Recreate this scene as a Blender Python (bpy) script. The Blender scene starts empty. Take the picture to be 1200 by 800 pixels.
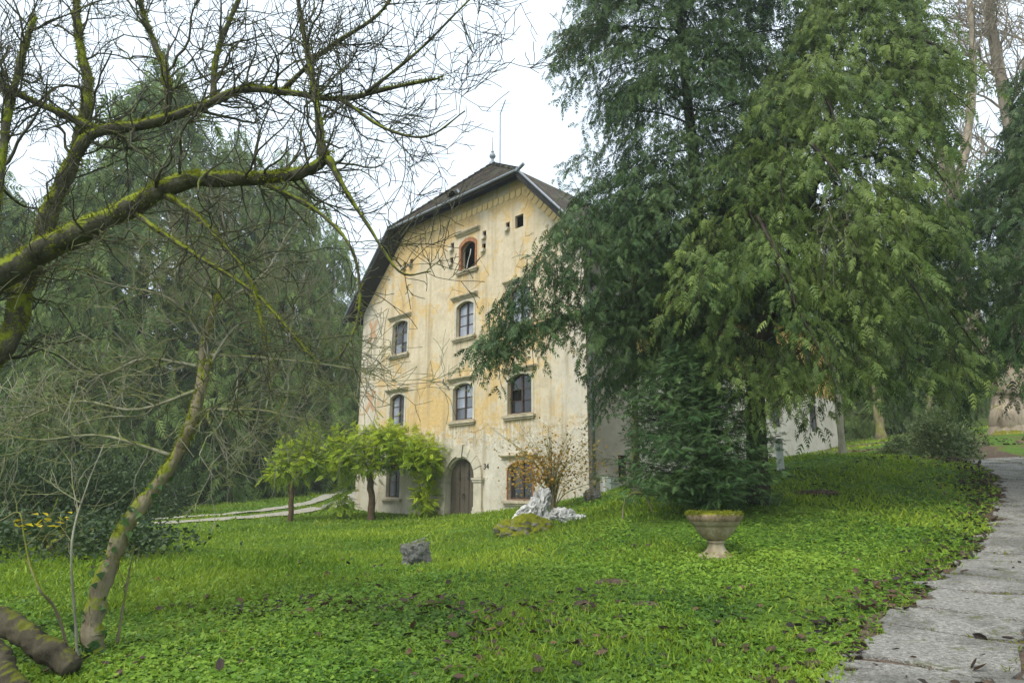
import bpy, bmesh, math
import numpy as np
from mathutils import Vector, Matrix
from mathutils.geometry import tessellate_polygon

# ------------------------------------------------------------------ camera, sky, sun, exposure
sc = bpy.context.scene
COL = sc.collection
EYE = 1.6
FPX, PITCH = 790.0, math.atan(175 / 790.0)
cam_d = bpy.data.cameras.new('camera'); cam = bpy.data.objects.new('camera', cam_d); COL.objects.link(cam)
cam_d.sensor_width = 36.0; cam_d.lens = FPX / 1200 * 36; cam_d.clip_start = 0.05; cam_d.clip_end = 2000
cam.location = (0, 0, EYE); cam.rotation_euler = (math.pi / 2 + PITCH, 0, 0)
sc.camera = cam

SUN_EL, SUN_AZ = math.radians(50), math.radians(215)      # azimuth clockwise from +Y: behind the camera, to its left
w = bpy.data.worlds.new('World'); sc.world = w; w.use_nodes = True
nt = w.node_tree; nt.nodes.clear()
sky = nt.nodes.new('ShaderNodeTexSky'); sky.sky_type = 'NISHITA'; sky.sun_disc = False
sky.sun_elevation = SUN_EL; sky.sun_rotation = SUN_AZ; sky.air_density = 1.0; sky.dust_density = 4.0
mixs = nt.nodes.new('ShaderNodeMix'); mixs.data_type = 'RGBA'; mixs.inputs['Factor'].default_value = 0.90
nt.links.new(sky.outputs[0], mixs.inputs['A']); mixs.inputs['B'].default_value = (6.3, 7.2, 8.1, 1)   # closed overcast veil
bg = nt.nodes.new('ShaderNodeBackground'); bg.inputs['Strength'].default_value = 0.09
wo = nt.nodes.new('ShaderNodeOutputWorld')
nt.links.new(mixs.outputs['Result'], bg.inputs['Color']); nt.links.new(bg.outputs[0], wo.inputs['Surface'])
sl = bpy.data.lights.new('sun', 'SUN'); sl.energy = 1.5; sl.angle = math.radians(25); sl.color = (1.0, 0.97, 0.91)
so = bpy.data.objects.new('sun', sl); COL.objects.link(so)
sdir = Vector((math.sin(SUN_AZ) * math.cos(SUN_EL), math.cos(SUN_AZ) * math.cos(SUN_EL), math.sin(SUN_EL)))
so.rotation_euler = sdir.to_track_quat('Z', 'Y').to_euler(); so.location = (0, 0, 60)

sc.view_settings.view_transform = 'Standard'; sc.view_settings.look = 'None'
sc.view_settings.exposure = 1.12; sc.view_settings.gamma = 1.0
sc.render.engine = 'CYCLES'
sc.cycles.use_denoising = True; sc.cycles.denoiser = 'OPENIMAGEDENOISE'; sc.cycles.denoising_input_passes = 'RGB_ALBEDO_NORMAL'; sc.cycles.denoising_prefilter = 'NONE'
sc.cycles.max_bounces = 6; sc.cycles.diffuse_bounces = 3; sc.cycles.glossy_bounces = 2
sc.cycles.transmission_bounces = 3; sc.cycles.volume_bounces = 2; sc.cycles.transparent_max_bounces = 8
sc.cycles.sample_clamp_indirect = 6

# ------------------------------------------------------------------ helpers
_c, _s = math.cos(PITCH), math.sin(PITCH)
def at(px, py, D):
    """point at distance D ahead of the camera that lies in the direction of a photo pixel"""
    r, u = px - 600.0, 400.0 - py
    f, z = FPX * _c - u * _s, FPX * _s + u * _c
    return np.array([r / f * D, D, z / f * D + EYE])

def nrm(v):
    v = np.asarray(v, float); return v / (np.linalg.norm(v, axis=-1, keepdims=True) + 1e-9)

class MB:
    """collects vertices and faces (numpy) into one mesh"""
    def __init__(s): s.v = []; s.f = []; s.t = []; s.n = 0
    def add(s, v, faces, tint=None):
        v = np.asarray(v, float).reshape(-1, 3)
        faces = np.asarray(faces, np.int64)
        s.v.append(v); s.f.append(faces + s.n); s.n += len(v)
        s.t.append(np.full(len(v), .5) if tint is None else np.broadcast_to(np.asarray(tint, float), (len(v),)))
    def poly(s, pts): s.add(pts, [list(range(len(pts)))])
    def box(s, a, b):
        x0, y0, z0 = a; x1, y1, z1 = b
        s.add([(x0,y0,z0),(x1,y0,z0),(x1,y1,z0),(x0,y1,z0),(x0,y0,z1),(x1,y0,z1),(x1,y1,z1),(x0,y1,z1)],
              [(0,3,2,1),(4,5,6,7),(0,1,5,4),(1,2,6,5),(2,3,7,6),(3,0,4,7)])
    def tube(s, pts, rad, sides=6, tint=None, cap=True):
        P = np.asarray(pts, float); n = len(P); R = np.broadcast_to(np.asarray(rad, float), (n,))
        T = nrm(np.gradient(P, axis=0))
        ref = np.array([0.31, 0.17, 0.93]); 
        if abs(T[:, 2]).mean() > .8: ref = np.array([0.93, 0.21, 0.3])
        A = nrm(np.cross(T, ref)); B = np.cross(T, A)
        a = np.linspace(0, 2 * math.pi, sides, endpoint=False)
        V = P[:, None] + R[:, None, None] * (np.cos(a)[None, :, None] * A[:, None] + np.sin(a)[None, :, None] * B[:, None])
        i = np.arange(n - 1)[:, None] * sides; j = np.arange(sides)[None]; k = (j + 1) % sides
        F = np.stack([i + j, i + k, i + sides + k, i + sides + j], -1).reshape(-1, 4)
        s.add(V.reshape(-1, 3), F, tint)
        if cap and sides > 3:
            o = s.n - n * sides
            s.f.append(np.array([list(range(o, o + sides))[::-1]])); s.f.append(np.array([list(range(o + (n - 1) * sides, o + n * sides))]))
            s.v.append(np.zeros((0, 3))); s.t.append(np.zeros(0))
    def scatter(s, tmpl, P, X, Z, scale, width=1.0, tint=None):
        """many copies of a template (verts along/across/normal, faces) set in frames X (along), Z (normal hint)"""
        tv, tf = tmpl; N = len(P); k = len(tv)
        if N == 0: return
        X = nrm(X); Y = nrm(np.cross(Z, X)); Zo = np.cross(X, Y)
        sc_ = np.broadcast_to(np.asarray(scale, float), (N,)); wd = np.broadcast_to(np.asarray(width, float), (N,))
        V = np.asarray(P)[:, None] + sc_[:, None, None] * (tv[None, :, 0:1] * X[:, None] + (tv[None, :, 1:2] * wd[:, None, None]) * Y[:, None] + tv[None, :, 2:3] * Zo[:, None])
        F = (np.arange(N)[:, None, None] * k + tf[None]).reshape(-1, tf.shape[1])
        t = None if tint is None else np.repeat(np.broadcast_to(tint, (N,)), k)
        s.add(V.reshape(-1, 3), F, t)
    def mesh(s, name, smooth=False):
        me = bpy.data.meshes.new(name)
        V = np.concatenate(s.v) if s.v else np.zeros((0, 3))
        loops, starts, tot = [], [], 0
        for f in s.f:
            if f.size == 0: continue
            m = f.shape[1]; loops.append(f.ravel()); starts.append(tot + np.arange(len(f)) * m); tot += f.size
        L = np.concatenate(loops).astype(np.int32); S = np.concatenate(starts).astype(np.int32)
        me.vertices.add(len(V)); me.vertices.foreach_set('co', V.ravel().astype(np.float32))
        me.loops.add(len(L)); me.loops.foreach_set('vertex_index', L)
        me.polygons.add(len(S)); me.polygons.foreach_set('loop_start', S)
        me.update(calc_edges=True)
        at_ = me.attributes.new('tint', 'FLOAT', 'POINT'); at_.data.foreach_set('value', np.concatenate(s.t).astype(np.float32))
        me.polygons.foreach_set('use_smooth', np.full(len(S), bool(smooth)))
        return me
    def build(s, name, mat, parent=None, smooth=False):
        return obj(name, s.mesh(name, smooth), mat, parent)

def obj(name, me, mat, parent=None):
    o = bpy.data.objects.new(name, me); COL.objects.link(o)
    if mat is not None and len(me.materials) == 0: me.materials.append(mat)
    if parent is not None: o.parent = parent
    return o
def tag(o, label=None, cat=None, group=None, kind=None):
    if label: o['label'] = label
    if cat: o['category'] = cat
    if group: o['group'] = group
    if kind: o['kind'] = kind
    return o
def empty(name, loc, rz=0.0, label=None, cat=None, group=None):
    o = bpy.data.objects.new(name, None); COL.objects.link(o); o.location = [float(q) for q in loc]; o.rotation_euler = (0, 0, rz)
    o.empty_display_size = .2
    return tag(o, label, cat, group)
def copy_tree(o, parent=None):
    c = o.copy(); COL.objects.link(c); c.parent = parent
    for ch in list(o.children): copy_tree(ch, c)
    return c

def spline(pts, n):
    """Catmull-Rom through pts (k,d), n samples"""
    P = np.asarray(pts, float); P = np.vstack([2 * P[0] - P[1], P, 2 * P[-1] - P[-2]])
    t = np.linspace(0, len(P) - 3 - 1e-6, n); i = t.astype(int); u = (t - i)[:, None]
    a, b, c, d = P[i], P[i + 1], P[i + 2], P[i + 3]
    return .5 * ((2 * b) + (c - a) * u + (2 * a - 5 * b + 4 * c - d) * u ** 2 + (3 * b - a - 3 * c + d) * u ** 3)

# value noise for shapes
def vnoise(P, seed=0):
    P = np.asarray(P, float); i = np.floor(P).astype(np.int64); f = P - i; f = f * f * (3 - 2 * f)
    def h(a):
        n = (a[..., 0] * 374761393 + a[..., 1] * 668265263 + a[..., 2] * 2147483647 + seed * 974711) & 0x7fffffff
        n = ((n ^ (n >> 13)) * 1274126177) & 0x7fffffff
        return ((n ^ (n >> 16)) & 0xffff) / 65535.0
    r = 0
    for dx in (0, 1):
        for dy in (0, 1):
            for dz in (0, 1):
                wgt = (f[..., 0] if dx else 1 - f[..., 0]) * (f[..., 1] if dy else 1 - f[..., 1]) * (f[..., 2] if dz else 1 - f[..., 2])
                r = r + wgt * h(i + np.array([dx, dy, dz]))
    return r
def fbm(P, o=4, seed=0):
    P = np.asarray(P, float); return sum(vnoise(P * 2 ** k, seed + k) * .5 ** k for k in range(o)) / sum(.5 ** k for k in range(o))

# ------------------------------------------------------------------ materials
class G:
    def __init__(s, name, rough=.8, spec=.3):
        s.m = bpy.data.materials.new(name); s.m.use_nodes = True; s.t = s.m.node_tree
        s.b = s.t.nodes['Principled BSDF']; s.out = s.t.nodes['Material Output']
        s.b.inputs['Roughness'].default_value = rough; s.b.inputs['Specular IOR Level'].default_value = spec
    def n(s, typ, **kw):
        nd = s.t.nodes.new(typ)
        for k, v in kw.items(): setattr(nd, k, v)
        return nd
    def put(s, sock, v):
        if isinstance(v, bpy.types.NodeSocket): s.t.links.new(v, sock)
        elif isinstance(v, (tuple, list)): sock.default_value = (*v, 1) if len(v) == 3 and sock.type == 'RGBA' else v
        else: sock.default_value = v
    def co(s, kind='Object'): return s.n('ShaderNodeTexCoord').outputs[kind]
    def pos(s): return s.n('ShaderNodeNewGeometry').outputs['Position']
    def scale(s, v, sx, sy, sz):
        m = s.n('ShaderNodeMapping'); s.put(m.inputs['Vector'], v); m.inputs['Scale'].default_value = (sx, sy, sz); return m.outputs[0]
    def noise(s, v, scale, detail=4, rough=.55, dist=0):
        q = s.n('ShaderNodeTexNoise'); s.put(q.inputs['Vector'], v)
        q.inputs['Scale'].default_value = scale; q.inputs['Detail'].default_value = detail
        q.inputs['Roughness'].default_value = rough; q.inputs['Distortion'].default_value = dist; return q.outputs['Fac']
    def voro(s, v, scale, feature='F1', out='Distance'):
        q = s.n('ShaderNodeTexVoronoi', feature=feature); s.put(q.inputs['Vector'], v); q.inputs['Scale'].default_value = scale; return q.outputs[out]
    def ramp(s, f, stops, interp='LINEAR'):
        r = s.n('ShaderNodeValToRGB'); s.put(r.inputs[0], f); cr = r.color_ramp; cr.interpolation = interp
        while len(cr.elements) > 1: cr.elements.remove(cr.elements[-1])
        for i, (p, c) in enumerate(stops):
            e = cr.elements[0] if i == 0 else cr.elements.new(p)
            e.position = p; e.color = (*c, 1) if isinstance(c, (tuple, list)) else (c, c, c, 1)
        return r.outputs[0]
    def mix(s, f, a, b, blend='MIX'):
        m = s.n('ShaderNodeMix', data_type='RGBA', blend_type=blend)
        s.put(m.inputs['Factor'], f); s.put(m.inputs['A'], a); s.put(m.inputs['B'], b); return m.outputs['Result']
    def math(s, op, a, b=0.0, c=0.0):
        m = s.n('ShaderNodeMath', operation=op); s.put(m.inputs[0], a); s.put(m.inputs[1], b); s.put(m.inputs[2], c); m.use_clamp = False; return m.outputs[0]
    def sm(s, v, lo, hi):
        m = s.n('ShaderNodeMapRange', interpolation_type='SMOOTHSTEP'); s.put(m.inputs['Value'], v)
        m.inputs['From Min'].default_value = lo; m.inputs['From Max'].default_value = hi; return m.outputs[0]
    def xyz(s, v):
        q = s.n('ShaderNodeSeparateXYZ'); s.put(q.inputs[0], v); return q.outputs
    def attr(s, name='tint'):
        q = s.n('ShaderNodeAttribute'); q.attribute_name = name; return q.outputs['Fac']
    def bump(s, h, strength=.4, dist=.02):
        b = s.n('ShaderNodeBump'); b.inputs['Strength'].default_value = strength; b.inputs['Distance'].default_value = dist
        s.put(b.inputs['Height'], h); s.put(s.b.inputs['Normal'], b.outputs[0])
    def col(s, c): s.put(s.b.inputs['Base Color'], c); return s

def leaf_mat(name, dark, mid, light, trans=.3, rough=.5, nscale=.8):
    g = G(name, rough, .25)
    base = g.ramp(g.attr(), [(0, dark), (.5, mid), (1, light)])
    n = g.noise(g.pos(), nscale, 3)
    c = g.mix(g.sm(n, .35, .7), base, g.mix(.45, base, light))
    g.col(c)
    tr = g.n('ShaderNodeBsdfTranslucent'); g.put(tr.inputs['Color'], c)
    mx = g.n('ShaderNodeMixShader'); mx.inputs[0].default_value = trans
    g.t.links.new(g.b.outputs[0], mx.inputs[1]); g.t.links.new(tr.outputs[0], mx.inputs[2]); g.t.links.new(mx.outputs[0], g.out.inputs['Surface'])
    return g.m
def plain(name, c, rough=.7, spec=.3, nscale=6, var=.25, bump=.15, metal=0.0):
    g = G(name, rough, spec); v = g.co()
    n = g.noise(v, nscale, 5)
    c2 = tuple(q * (1 - var) for q in c); c3 = tuple(min(1, q * (1 + var)) for q in c)
    g.col(g.ramp(n, [(.25, c2), (.75, c3)])); g.b.inputs['Metallic'].default_value = metal
    if bump: g.bump(g.noise(v, nscale * 4, 4), bump, .01)
    return g.m

def bark_mat(name, dark, light, moss=None, amount=.5, scale=6):
    g = G(name, .9, .15); v = g.co()
    n = g.noise(g.scale(v, 1, 1, .35), scale, 6, .65)
    c = g.ramp(n, [(.3, dark), (.7, light)])
    if moss:
        nz = g.xyz(g.n('ShaderNodeNewGeometry').outputs['Normal'])[2]
        k = g.math('ADD', g.math('MULTIPLY', nz, .32), g.noise(v, 5, 5, .7))
        c = g.mix(g.sm(k, .78 - amount * .4, .9 - amount * .4), c, g.ramp(g.noise(v, 14, 4), [(.3, tuple(q * .55 for q in moss)), (.7, moss)]))
    g.col(c); g.bump(g.noise(g.scale(v, 1, 1, .4), scale * 3, 5, .7), .8, .03)
    return g.m

def plaster_mat():
    """old ochre limewash, paler at the edges and the foot of the wall, peeling, streaked"""
    g = G('old_ochre_plaster', .92, .12); v = g.co(); x, y, z = g.xyz(v)
    big = g.noise(v, .33, 5, .6, .6); mid = g.noise(v, 1.3, 6, .65, .4); fine = g.noise(v, 7, 6, .7)
    streak = g.noise(g.scale(v, 2.2, 2.2, .18), 1.0, 5, .6)
    cream = g.ramp(mid, [(.3, (.48, .395, .26)), (.7, (.66, .57, .41))])
    ochre = g.ramp(fine, [(.3, (.50, .33, .125)), (.7, (.66, .47, .21))])
    pale = g.ramp(mid, [(.3, (.47, .42, .33)), (.7, (.65, .60, .49))])
    grey = g.ramp(fine, [(.3, (.36, .32, .24)), (.7, (.54, .49, .39))])
    k = g.math('ADD', g.math('MULTIPLY', big, .75), g.math('MULTIPLY', mid, .45))
    k = g.math('ADD', k, g.math('MULTIPLY', g.math('SUBTRACT', streak, .5), .25))
    # ochre lives in the upper storeys and around the first floor
    k = g.math('ADD', k, g.math('MULTIPLY', g.sm(z, 12.0, 14.8), .10))
    k = g.math('ADD', k, g.math('MULTIPLY', g.sm(z, 7.5, 4.2), .10))
    kc = g.math('ADD', k, g.math('MULTIPLY', g.math('SUBTRACT', g.noise(v, 2.6, 10, .72, .3), .5), .55))
    c = g.mix(g.math('ADD', g.math('MULTIPLY', g.sm(k, .575, .72), .45), g.math('MULTIPLY', g.sm(kc, .63, .66), .5)), cream, ochre)
    edge = g.math('MAXIMUM', g.sm(x, 4.6, 6.4), g.sm(x, -6.1, -7.4))
    edge = g.math('MULTIPLY', edge, g.sm(z, 13.8, 11.6))
    c = g.mix(g.math('MULTIPLY', edge, g.sm(mid, .75, .45)), c, pale)
    foot = g.sm(g.math('ADD', z, g.math('MULTIPLY', g.math('SUBTRACT', g.noise(v, 1.5, 10, .72, .5), .5), 4.0)), 3.95, 3.65)
    c = g.mix(foot, c, g.mix(g.sm(big, .42, .6), pale, grey))
    # belt of flaking plaster above the door
    belt = g.math('MULTIPLY', g.sm(z, 3.0, 3.5), g.sm(z, 4.7, 4.1))
    fl = g.math('MULTIPLY', belt, g.sm(g.noise(v, 3.2, 6, .75, 1.0), .46, .54))
    c = g.mix(g.math('MULTIPLY', fl, .8), c, (.64, .59, .48))
    fl2 = g.math('MULTIPLY', belt, g.sm(g.noise(g.scale(v, 1, 1, 1.4), 2.4, 6, .75, 1.2), .56, .62))
    c = g.mix(g.math('MULTIPLY', fl2, .85), c, (.36, .27, .13))
    # bare patches and stains
    spot = g.sm(g.noise(v, 2.3, 8, .8), .66, .70)
    c = g.mix(g.math('MULTIPLY', spot, .6), c, (.40, .30, .17))
    def under(xc, z1, z0):
        m = g.math('MULTIPLY', g.sm(g.math('ABSOLUTE', g.math('SUBTRACT', x, xc)), 1.0, .75), g.math('MULTIPLY', g.sm(z, z1 + .02, z1 - .02), g.sm(z, z0, z1)))
        return m
    runs = None
    for xc, z1 in ((-4.95, 4.5), (.04, 4.45), (3.58, 4.45), (-4.93, 8.17), (.1, 8.27), (3.58, 8.27), (.25, 11.45)):
        q_ = under(xc, z1, z1 - 1.5); runs = q_ if runs is None else g.math('MAXIMUM', runs, q_)
    fst = g.noise(g.scale(v, 9, 9, .5), 1.0, 4, .6)
    c = g.mix(g.math('MULTIPLY', g.math('MULTIPLY', runs, g.sm(fst, .42, .62)), .55), c, (.26, .21, .14))
    c = g.mix(g.math('MULTIPLY', g.sm(g.noise(v, 4.5, 8, .8), .50, .64), .45), c, (.36, .27, .15))
    c = g.mix(g.math('MULTIPLY', g.sm(g.noise(v, 11, 6, .8, .5), .60, .68), .5), c, (.80, .74, .62))
    dirt = g.math('MULTIPLY', g.sm(streak, .48, .68), .60)
    c = g.mix(dirt, c, (.34, .27, .17))
    crk = g.n('ShaderNodeTexVoronoi', feature='DISTANCE_TO_EDGE'); 
    wv = g.n('ShaderNodeMix', data_type='RGBA'); g.put(wv.inputs['Factor'], .25); g.put(wv.inputs['A'], v)
    nz = g.n('ShaderNodeTexNoise'); nz.inputs['Scale'].default_value = 1.2; nz.inputs['Detail'].default_value = 6; g.put(nz.inputs['Vector'], v)
    g.put(wv.inputs['B'], nz.outputs['Color']); g.put(crk.inputs['Vector'], wv.outputs['Result']); crk.inputs['Scale'].default_value = .55
    crack = g.math('MULTIPLY', g.sm(crk.outputs['Distance'], .009, .003), g.sm(big, .5, .56))
    c = g.mix(g.math('MULTIPLY', crack, .7), c, (.22, .17, .11))
    g.col(c)
    h = g.math('ADD', g.math('MULTIPLY', fine, .5), g.math('MULTIPLY', g.math('ADD', fl, g.math('MULTIPLY', spot, -1.0)), .6))
    g.bump(g.math('SUBTRACT', h, g.math('MULTIPLY', crack, .8)), .55, .03)
    return g.m

def side_plaster_mat():
    g = G('grey_cement_render', .92, .12); v = g.co(); x, y, z = g.xyz(v)
    mid = g.noise(v, 1.1, 6, .65, .4); fine = g.noise(v, 7, 6, .7)
    grey = g.ramp(mid, [(.3, (.30, .26, .205)), (.7, (.44, .39, .32))])
    white = g.ramp(mid, [(.3, (.50, .455, .36)), (.7, (.68, .63, .53))])
    ochre = g.ramp(fine, [(.3, (.56, .33, .09)), (.7, (.74, .50, .18))])
    c = g.mix(g.sm(z, 7.0, 7.4), white, ochre)
    c = g.mix(g.sm(y, 3.15, 3.1), c, grey)
    c = g.mix(g.math('MULTIPLY', g.sm(g.noise(v, 2.3, 8, .8), .6, .66), .6), c, (.30, .25, .18))
    g.col(c); g.bump(fine, .5, .03); return g.m

def shingle_mat():
    g = G('old_clay_tiles', .9, .15); v = g.co()
    b = g.n('ShaderNodeTexBrick'); g.put(b.inputs['Vector'], g.n('ShaderNodeTexCoord').outputs['UV'])
    b.inputs['Scale'].default_value = 1; b.inputs['Brick Width'].default_value = .2; b.inputs['Row Height'].default_value = .17
    b.inputs['Mortar Size'].default_value = .012
    b.inputs['Color1'].default_value = (.115, .085, .06, 1); b.inputs['Color2'].default_value = (.06, .05, .042, 1); b.inputs['Mortar'].default_value = (.02, .018, .016, 1)
    c = g.mix(g.sm(g.noise(v, 1.6, 5), .48, .65), b.outputs['Color'], (.10, .10, .065))
    g.col(c); g.bump(b.outputs['Fac'], -1.0, .05); return g.m

def ground_mat():
    g = G('lawn_soil', .95, .1); p = g.pos(); x, y, z = g.xyz(p)
    a = g.noise(p, .45, 5, .6); b = g.noise(p, 9, 5, .7)
    green = g.ramp(b, [(.25, (.03, .055, .010)), (.5, (.075, .14, .018)), (.75, (.15, .24, .03))])
    soil = g.ramp(b, [(.3, (.035, .026, .014)), (.7, (.10, .075, .042))])
    c = g.mix(g.sm(a, .56, .72), green, g.mix(.55, green, (.17, .17, .03)))
    fine = g.math('MULTIPLY', g.sm(g.noise(p, 2.2, 5, .7), .60, .70), .5)
    c = g.mix(fine, c, soil)
    right = g.math('MULTIPLY', g.sm(x, 14, 18), g.sm(g.noise(p, .5, 4), .46, .60))
    litter = g.ramp(g.noise(p, 14, 3), [(.35, (.06, .035, .02)), (.65, (.20, .13, .08))])
    c = g.mix(g.math('MULTIPLY', right, g.sm(y, 18, 27)), c, litter)
    c = g.mix(g.math('MULTIPLY', g.math('MULTIPLY', g.sm(x, -10, -13), g.sm(y, 26, 21)), .8), c, soil)
    g.col(c); g.bump(b, .9, .06); return g.m

M = {}
M['plaster'] = plaster_mat(); M['side'] = side_plaster_mat(); M['tiles'] = shingle_mat(); M['ground'] = ground_mat()
M['stone'] = plain('portal_limestone', (.50, .45, .34), .9, .15, 3, .25, .35)
M['sill'] = plain('weathered_stone_trim', (.42, .36, .25), .9, .15, 4, .35, .4)
M['door'] = plain('grey_brown_door_paint', (.088, .072, .052), .6, .3, 5, .2, .2)
M['iron'] = plain('dark_iron', (.025, .022, .02), .6, .4, 8, .3, .1)
M['frame'] = plain('dark_window_paint', (.055, .036, .026), .6, .35, 8, .35, .2)
M['dark'] = plain('painted_room_dark', (.012, .011, .010), 1, 0, 3, .2, 0)  # near-black colour stands in for the shade inside the house
M['brick'] = plain('red_brick_surround', (.30, .14, .07), .9, .1, 5, .35, .4)
M['soffit'] = plain('dark_eave_boards', (.022, .021, .02), .85, .2, 5, .35, .3)
M['zinc'] = plain('grey_zinc', (.22, .24, .26), .5, .5, 3, .2, .05, .4)
M['wood'] = plain('brown_post_wood', (.10, .065, .035), .85, .2, 6, .35, .4)
M['box'] = plain('meter_box_paint', (.62, .63, .58), .5, .4, 3, .06, .02)
M['boxg'] = plain('meter_box_grey', (.30, .32, .27), .5, .4, 3, .1, .02)
M['redmark'] = plain('faded_red_mark', (.46, .29, .17), .95, .1, 3, .25, .1)
M['tab'] = plain('frieze_plaster', (.70, .51, .24), .95, .1, 2, .2, .3)
M['wire'] = plain('cable_black', (.03, .03, .03), .7, .2, 3, .1, 0)
M['whitepost'] = plain('white_post_paint', (.65, .65, .62), .7, .3, 4, .12, .1)
def glass(name, base, rough=.08):
    g = G(name, rough, .7); v = g.co(); g.col(g.ramp(g.noise(v, 1.6, 3), [(.3, tuple(q * .7 for q in base)), (.7, tuple(q * 1.25 for q in base))]))
    g.bump(g.noise(v, 3, 2), .06, .02); return g.m
M['pane_pale'] = glass('pale_glass', (.27, .29, .33)); M['pane_mid'] = glass('grey_glass', (.10, .11, .125)); M['pane_dark'] = glass('bare_glass', (.018, .019, .02))  # panes differ in base colour: pale, mid grey, near-black
M['bark_moss'] = bark_mat('mossy_magnolia_bark', (.030, .027, .018), (.13, .12, .08), (.235, .27, .025), .74, 7)
M['bark_twig'] = bark_mat('grey_twig_bark', (.045, .042, .030), (.14, .13, .09), (.14, .16, .03), .40, 10)
M['bark_pale'] = bark_mat('pale_grey_bark', (.18, .165, .12), (.42, .40, .30), (.22, .25, .04), .50, 5)
M['bark_small'] = bark_mat('ivy_tree_bark', (.12, .095, .06), (.34, .29, .19), (.24, .27, .03), .74, 6)
M['bark_dark'] = bark_mat('conifer_bark', (.018, .014, .010), (.070, .055, .040), None, 0, 6)
M['bark_plane'] = bark_mat('plane_tree_bark', (.14, .11, .075), (.42, .35, .26), (.22, .22, .02), .22, 3.2)
M['log'] = bark_mat('old_log_bark', (.020, .017, .011), (.10, .085, .055), (.13, .14, .02), .12, 5)
M['yew'] = leaf_mat('yew_needles', (.014, .038, .015), (.056, .112, .036), (.16, .235, .07), .36, .5, .55)
M['yew_light'] = leaf_mat('pale_yew_needles', (.022, .052, .014), (.11, .180, .040), (.28, .35, .085), .40, .5, .5)
M['spruce'] = leaf_mat('young_fir_needles', (.013, .040, .012), (.050, .115, .034), (.15, .235, .075), .28, .45, 1.0)
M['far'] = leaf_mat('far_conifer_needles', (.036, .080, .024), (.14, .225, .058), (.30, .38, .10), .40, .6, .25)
M['wist'] = leaf_mat('wisteria_leaves', (.09, .17, .012), (.26, .38, .02), (.52, .58, .04), .42, .5, 1.2)
M['orange'] = leaf_mat('autumn_leaves', (.17, .12, .015), (.38, .28, .06), (.50, .28, .06), .35, .6, 1.5)
M['bush'] = leaf_mat('box_bush_leaves', (.050, .080, .026), (.14, .195, .07), (.30, .36, .16), .34, .5, 1.5)
M['darkbush'] = leaf_mat('dark_ivy_leaves', (.014, .030, .010), (.040, .072, .022), (.09, .135, .045), .25, .45, 1.0)
M['cover'] = leaf_mat('ground_cover_leaves', (.042, .100, .016), (.130, .262, .024), (.28, .41, .045), .38, .45, .7)
M['grass'] = leaf_mat('lawn_grass', (.09, .165, .012), (.20, .32, .02), (.37, .45, .045), .38, .5, .35)
M['yellow'] = leaf_mat('yellow_leaves', (.40, .28, .01), (.60, .45, .015), (.70, .60, .03), .4, .5, 2)
M['dead'] = leaf_mat('dead_leaves', (.014, .012, .011), (.040, .029, .022), (.14, .08, .04), .1, .6, 1.5)
M['moss'] = leaf_mat('moss_tufts', (.07, .09, .006), (.17, .19, .012), (.30, .31, .025), .3, .9, 3)
M['rock'] = bark_mat('white_limestone', (.22, .21, .19), (.74, .73, .69), None, 0, 4)
M['mossrock'] = bark_mat('mossy_limestone', (.12, .10, .06), (.40, .37, .31), (.19, .20, .015), .85, 4)
M['greystone'] = bark_mat('grey_weathered_stone', (.06, .058, .050), (.23, .222, .20), (.10, .12, .03), .15, 6)
M['urn'] = bark_mat('urn_stone', (.16, .12, .065), (.44, .38, .26), (.20, .21, .015), .10, 4)
M['gravel'] = plain('pale_gravel', (.32, .30, .235), .95, .1, 5, .3, .8)
M['soil'] = plain('mole_soil', (.10, .072, .052), 1, .05, 12, .5, 1.0)
def concrete():
    g = G('old_concrete', .9, .2); p = g.pos()
    n1 = g.noise(p, .8, 6, .65); n2 = g.noise(p, 22, 5, .8); n3 = g.noise(p, 4.5, 6, .75, .5); vo = g.voro(p, 60)
    c = g.ramp(n2, [(.32, (.11, .10, .085)), (.5, (.27, .255, .22)), (.68, (.50, .475, .42))])
    c = g.mix(g.math('MULTIPLY', g.sm(vo, .32, .12), .6), c, (.46, .45, .42))
    c = g.mix(g.math('MULTIPLY', g.sm(n1, .46, .60), .75), c, g.ramp(n2, [(.3, (.07, .068, .055)), (.7, (.22, .21, .18))]))
    c = g.mix(g.math('MULTIPLY', g.sm(n3, .55, .64), .75), c, (.12, .125, .045))
    g.col(c); g.bump(g.math('ADD', g.math('MULTIPLY', n2, .8), g.math('ADD', g.math('MULTIPLY', vo, -.5), n3)), 1.0, .03); return g.m
M['concrete'] = concrete()

# ------------------------------------------------------------------ terrain
_cp = [(0, 0, 0), (0, -6, -.1), (-6, 2, -.1), (4.5, 2.5, 0.05), (8, 5, .45), (-14, 8, 0), (-26, 20, 0), (20, 8, 1.4), (24, 22, 3.0), (32, 34, 5), (45, 60, 9), (20.5, 42.7, 4.3),
       (0, 70, 3.0), (-30, 70, 2.2), (-45, 45, .8), (12, 34, 3.0), (5, 32, 2.0)]
for q in [(600,800,6.2),(200,800,6.3),(1000,800,6.3),(105,765,7),(840,650,12),(487,662,14),(630,628,18.5),(690,590,22),(790,588,17.5),(880,586,17),
          (920,560,20),(1000,531,25),(1100,541,26),(1050,600,15),(1100,650,11.5),(1000,700,9),(1180,507,34),(1190,560,19),(540,604,29.5),(430,604,33),
          (200,612,30),(300,640,18),(100,640,15),(250,592,40),(410,575,50),(150,600,42),(560,700,9.5),(300,700,9.5),(700,640,14),(760,600,16)]:
    _cp.append(tuple(at(*q)))
_cp = np.array(_cp)
def _U(r2): return np.where(r2 > 1e-9, .5 * r2 * np.log(np.maximum(r2, 1e-9)), 0)
_n = len(_cp); _K = _U(((_cp[:, None, :2] - _cp[None, :, :2]) ** 2).sum(-1)) + np.eye(_n) * 3.0
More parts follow.
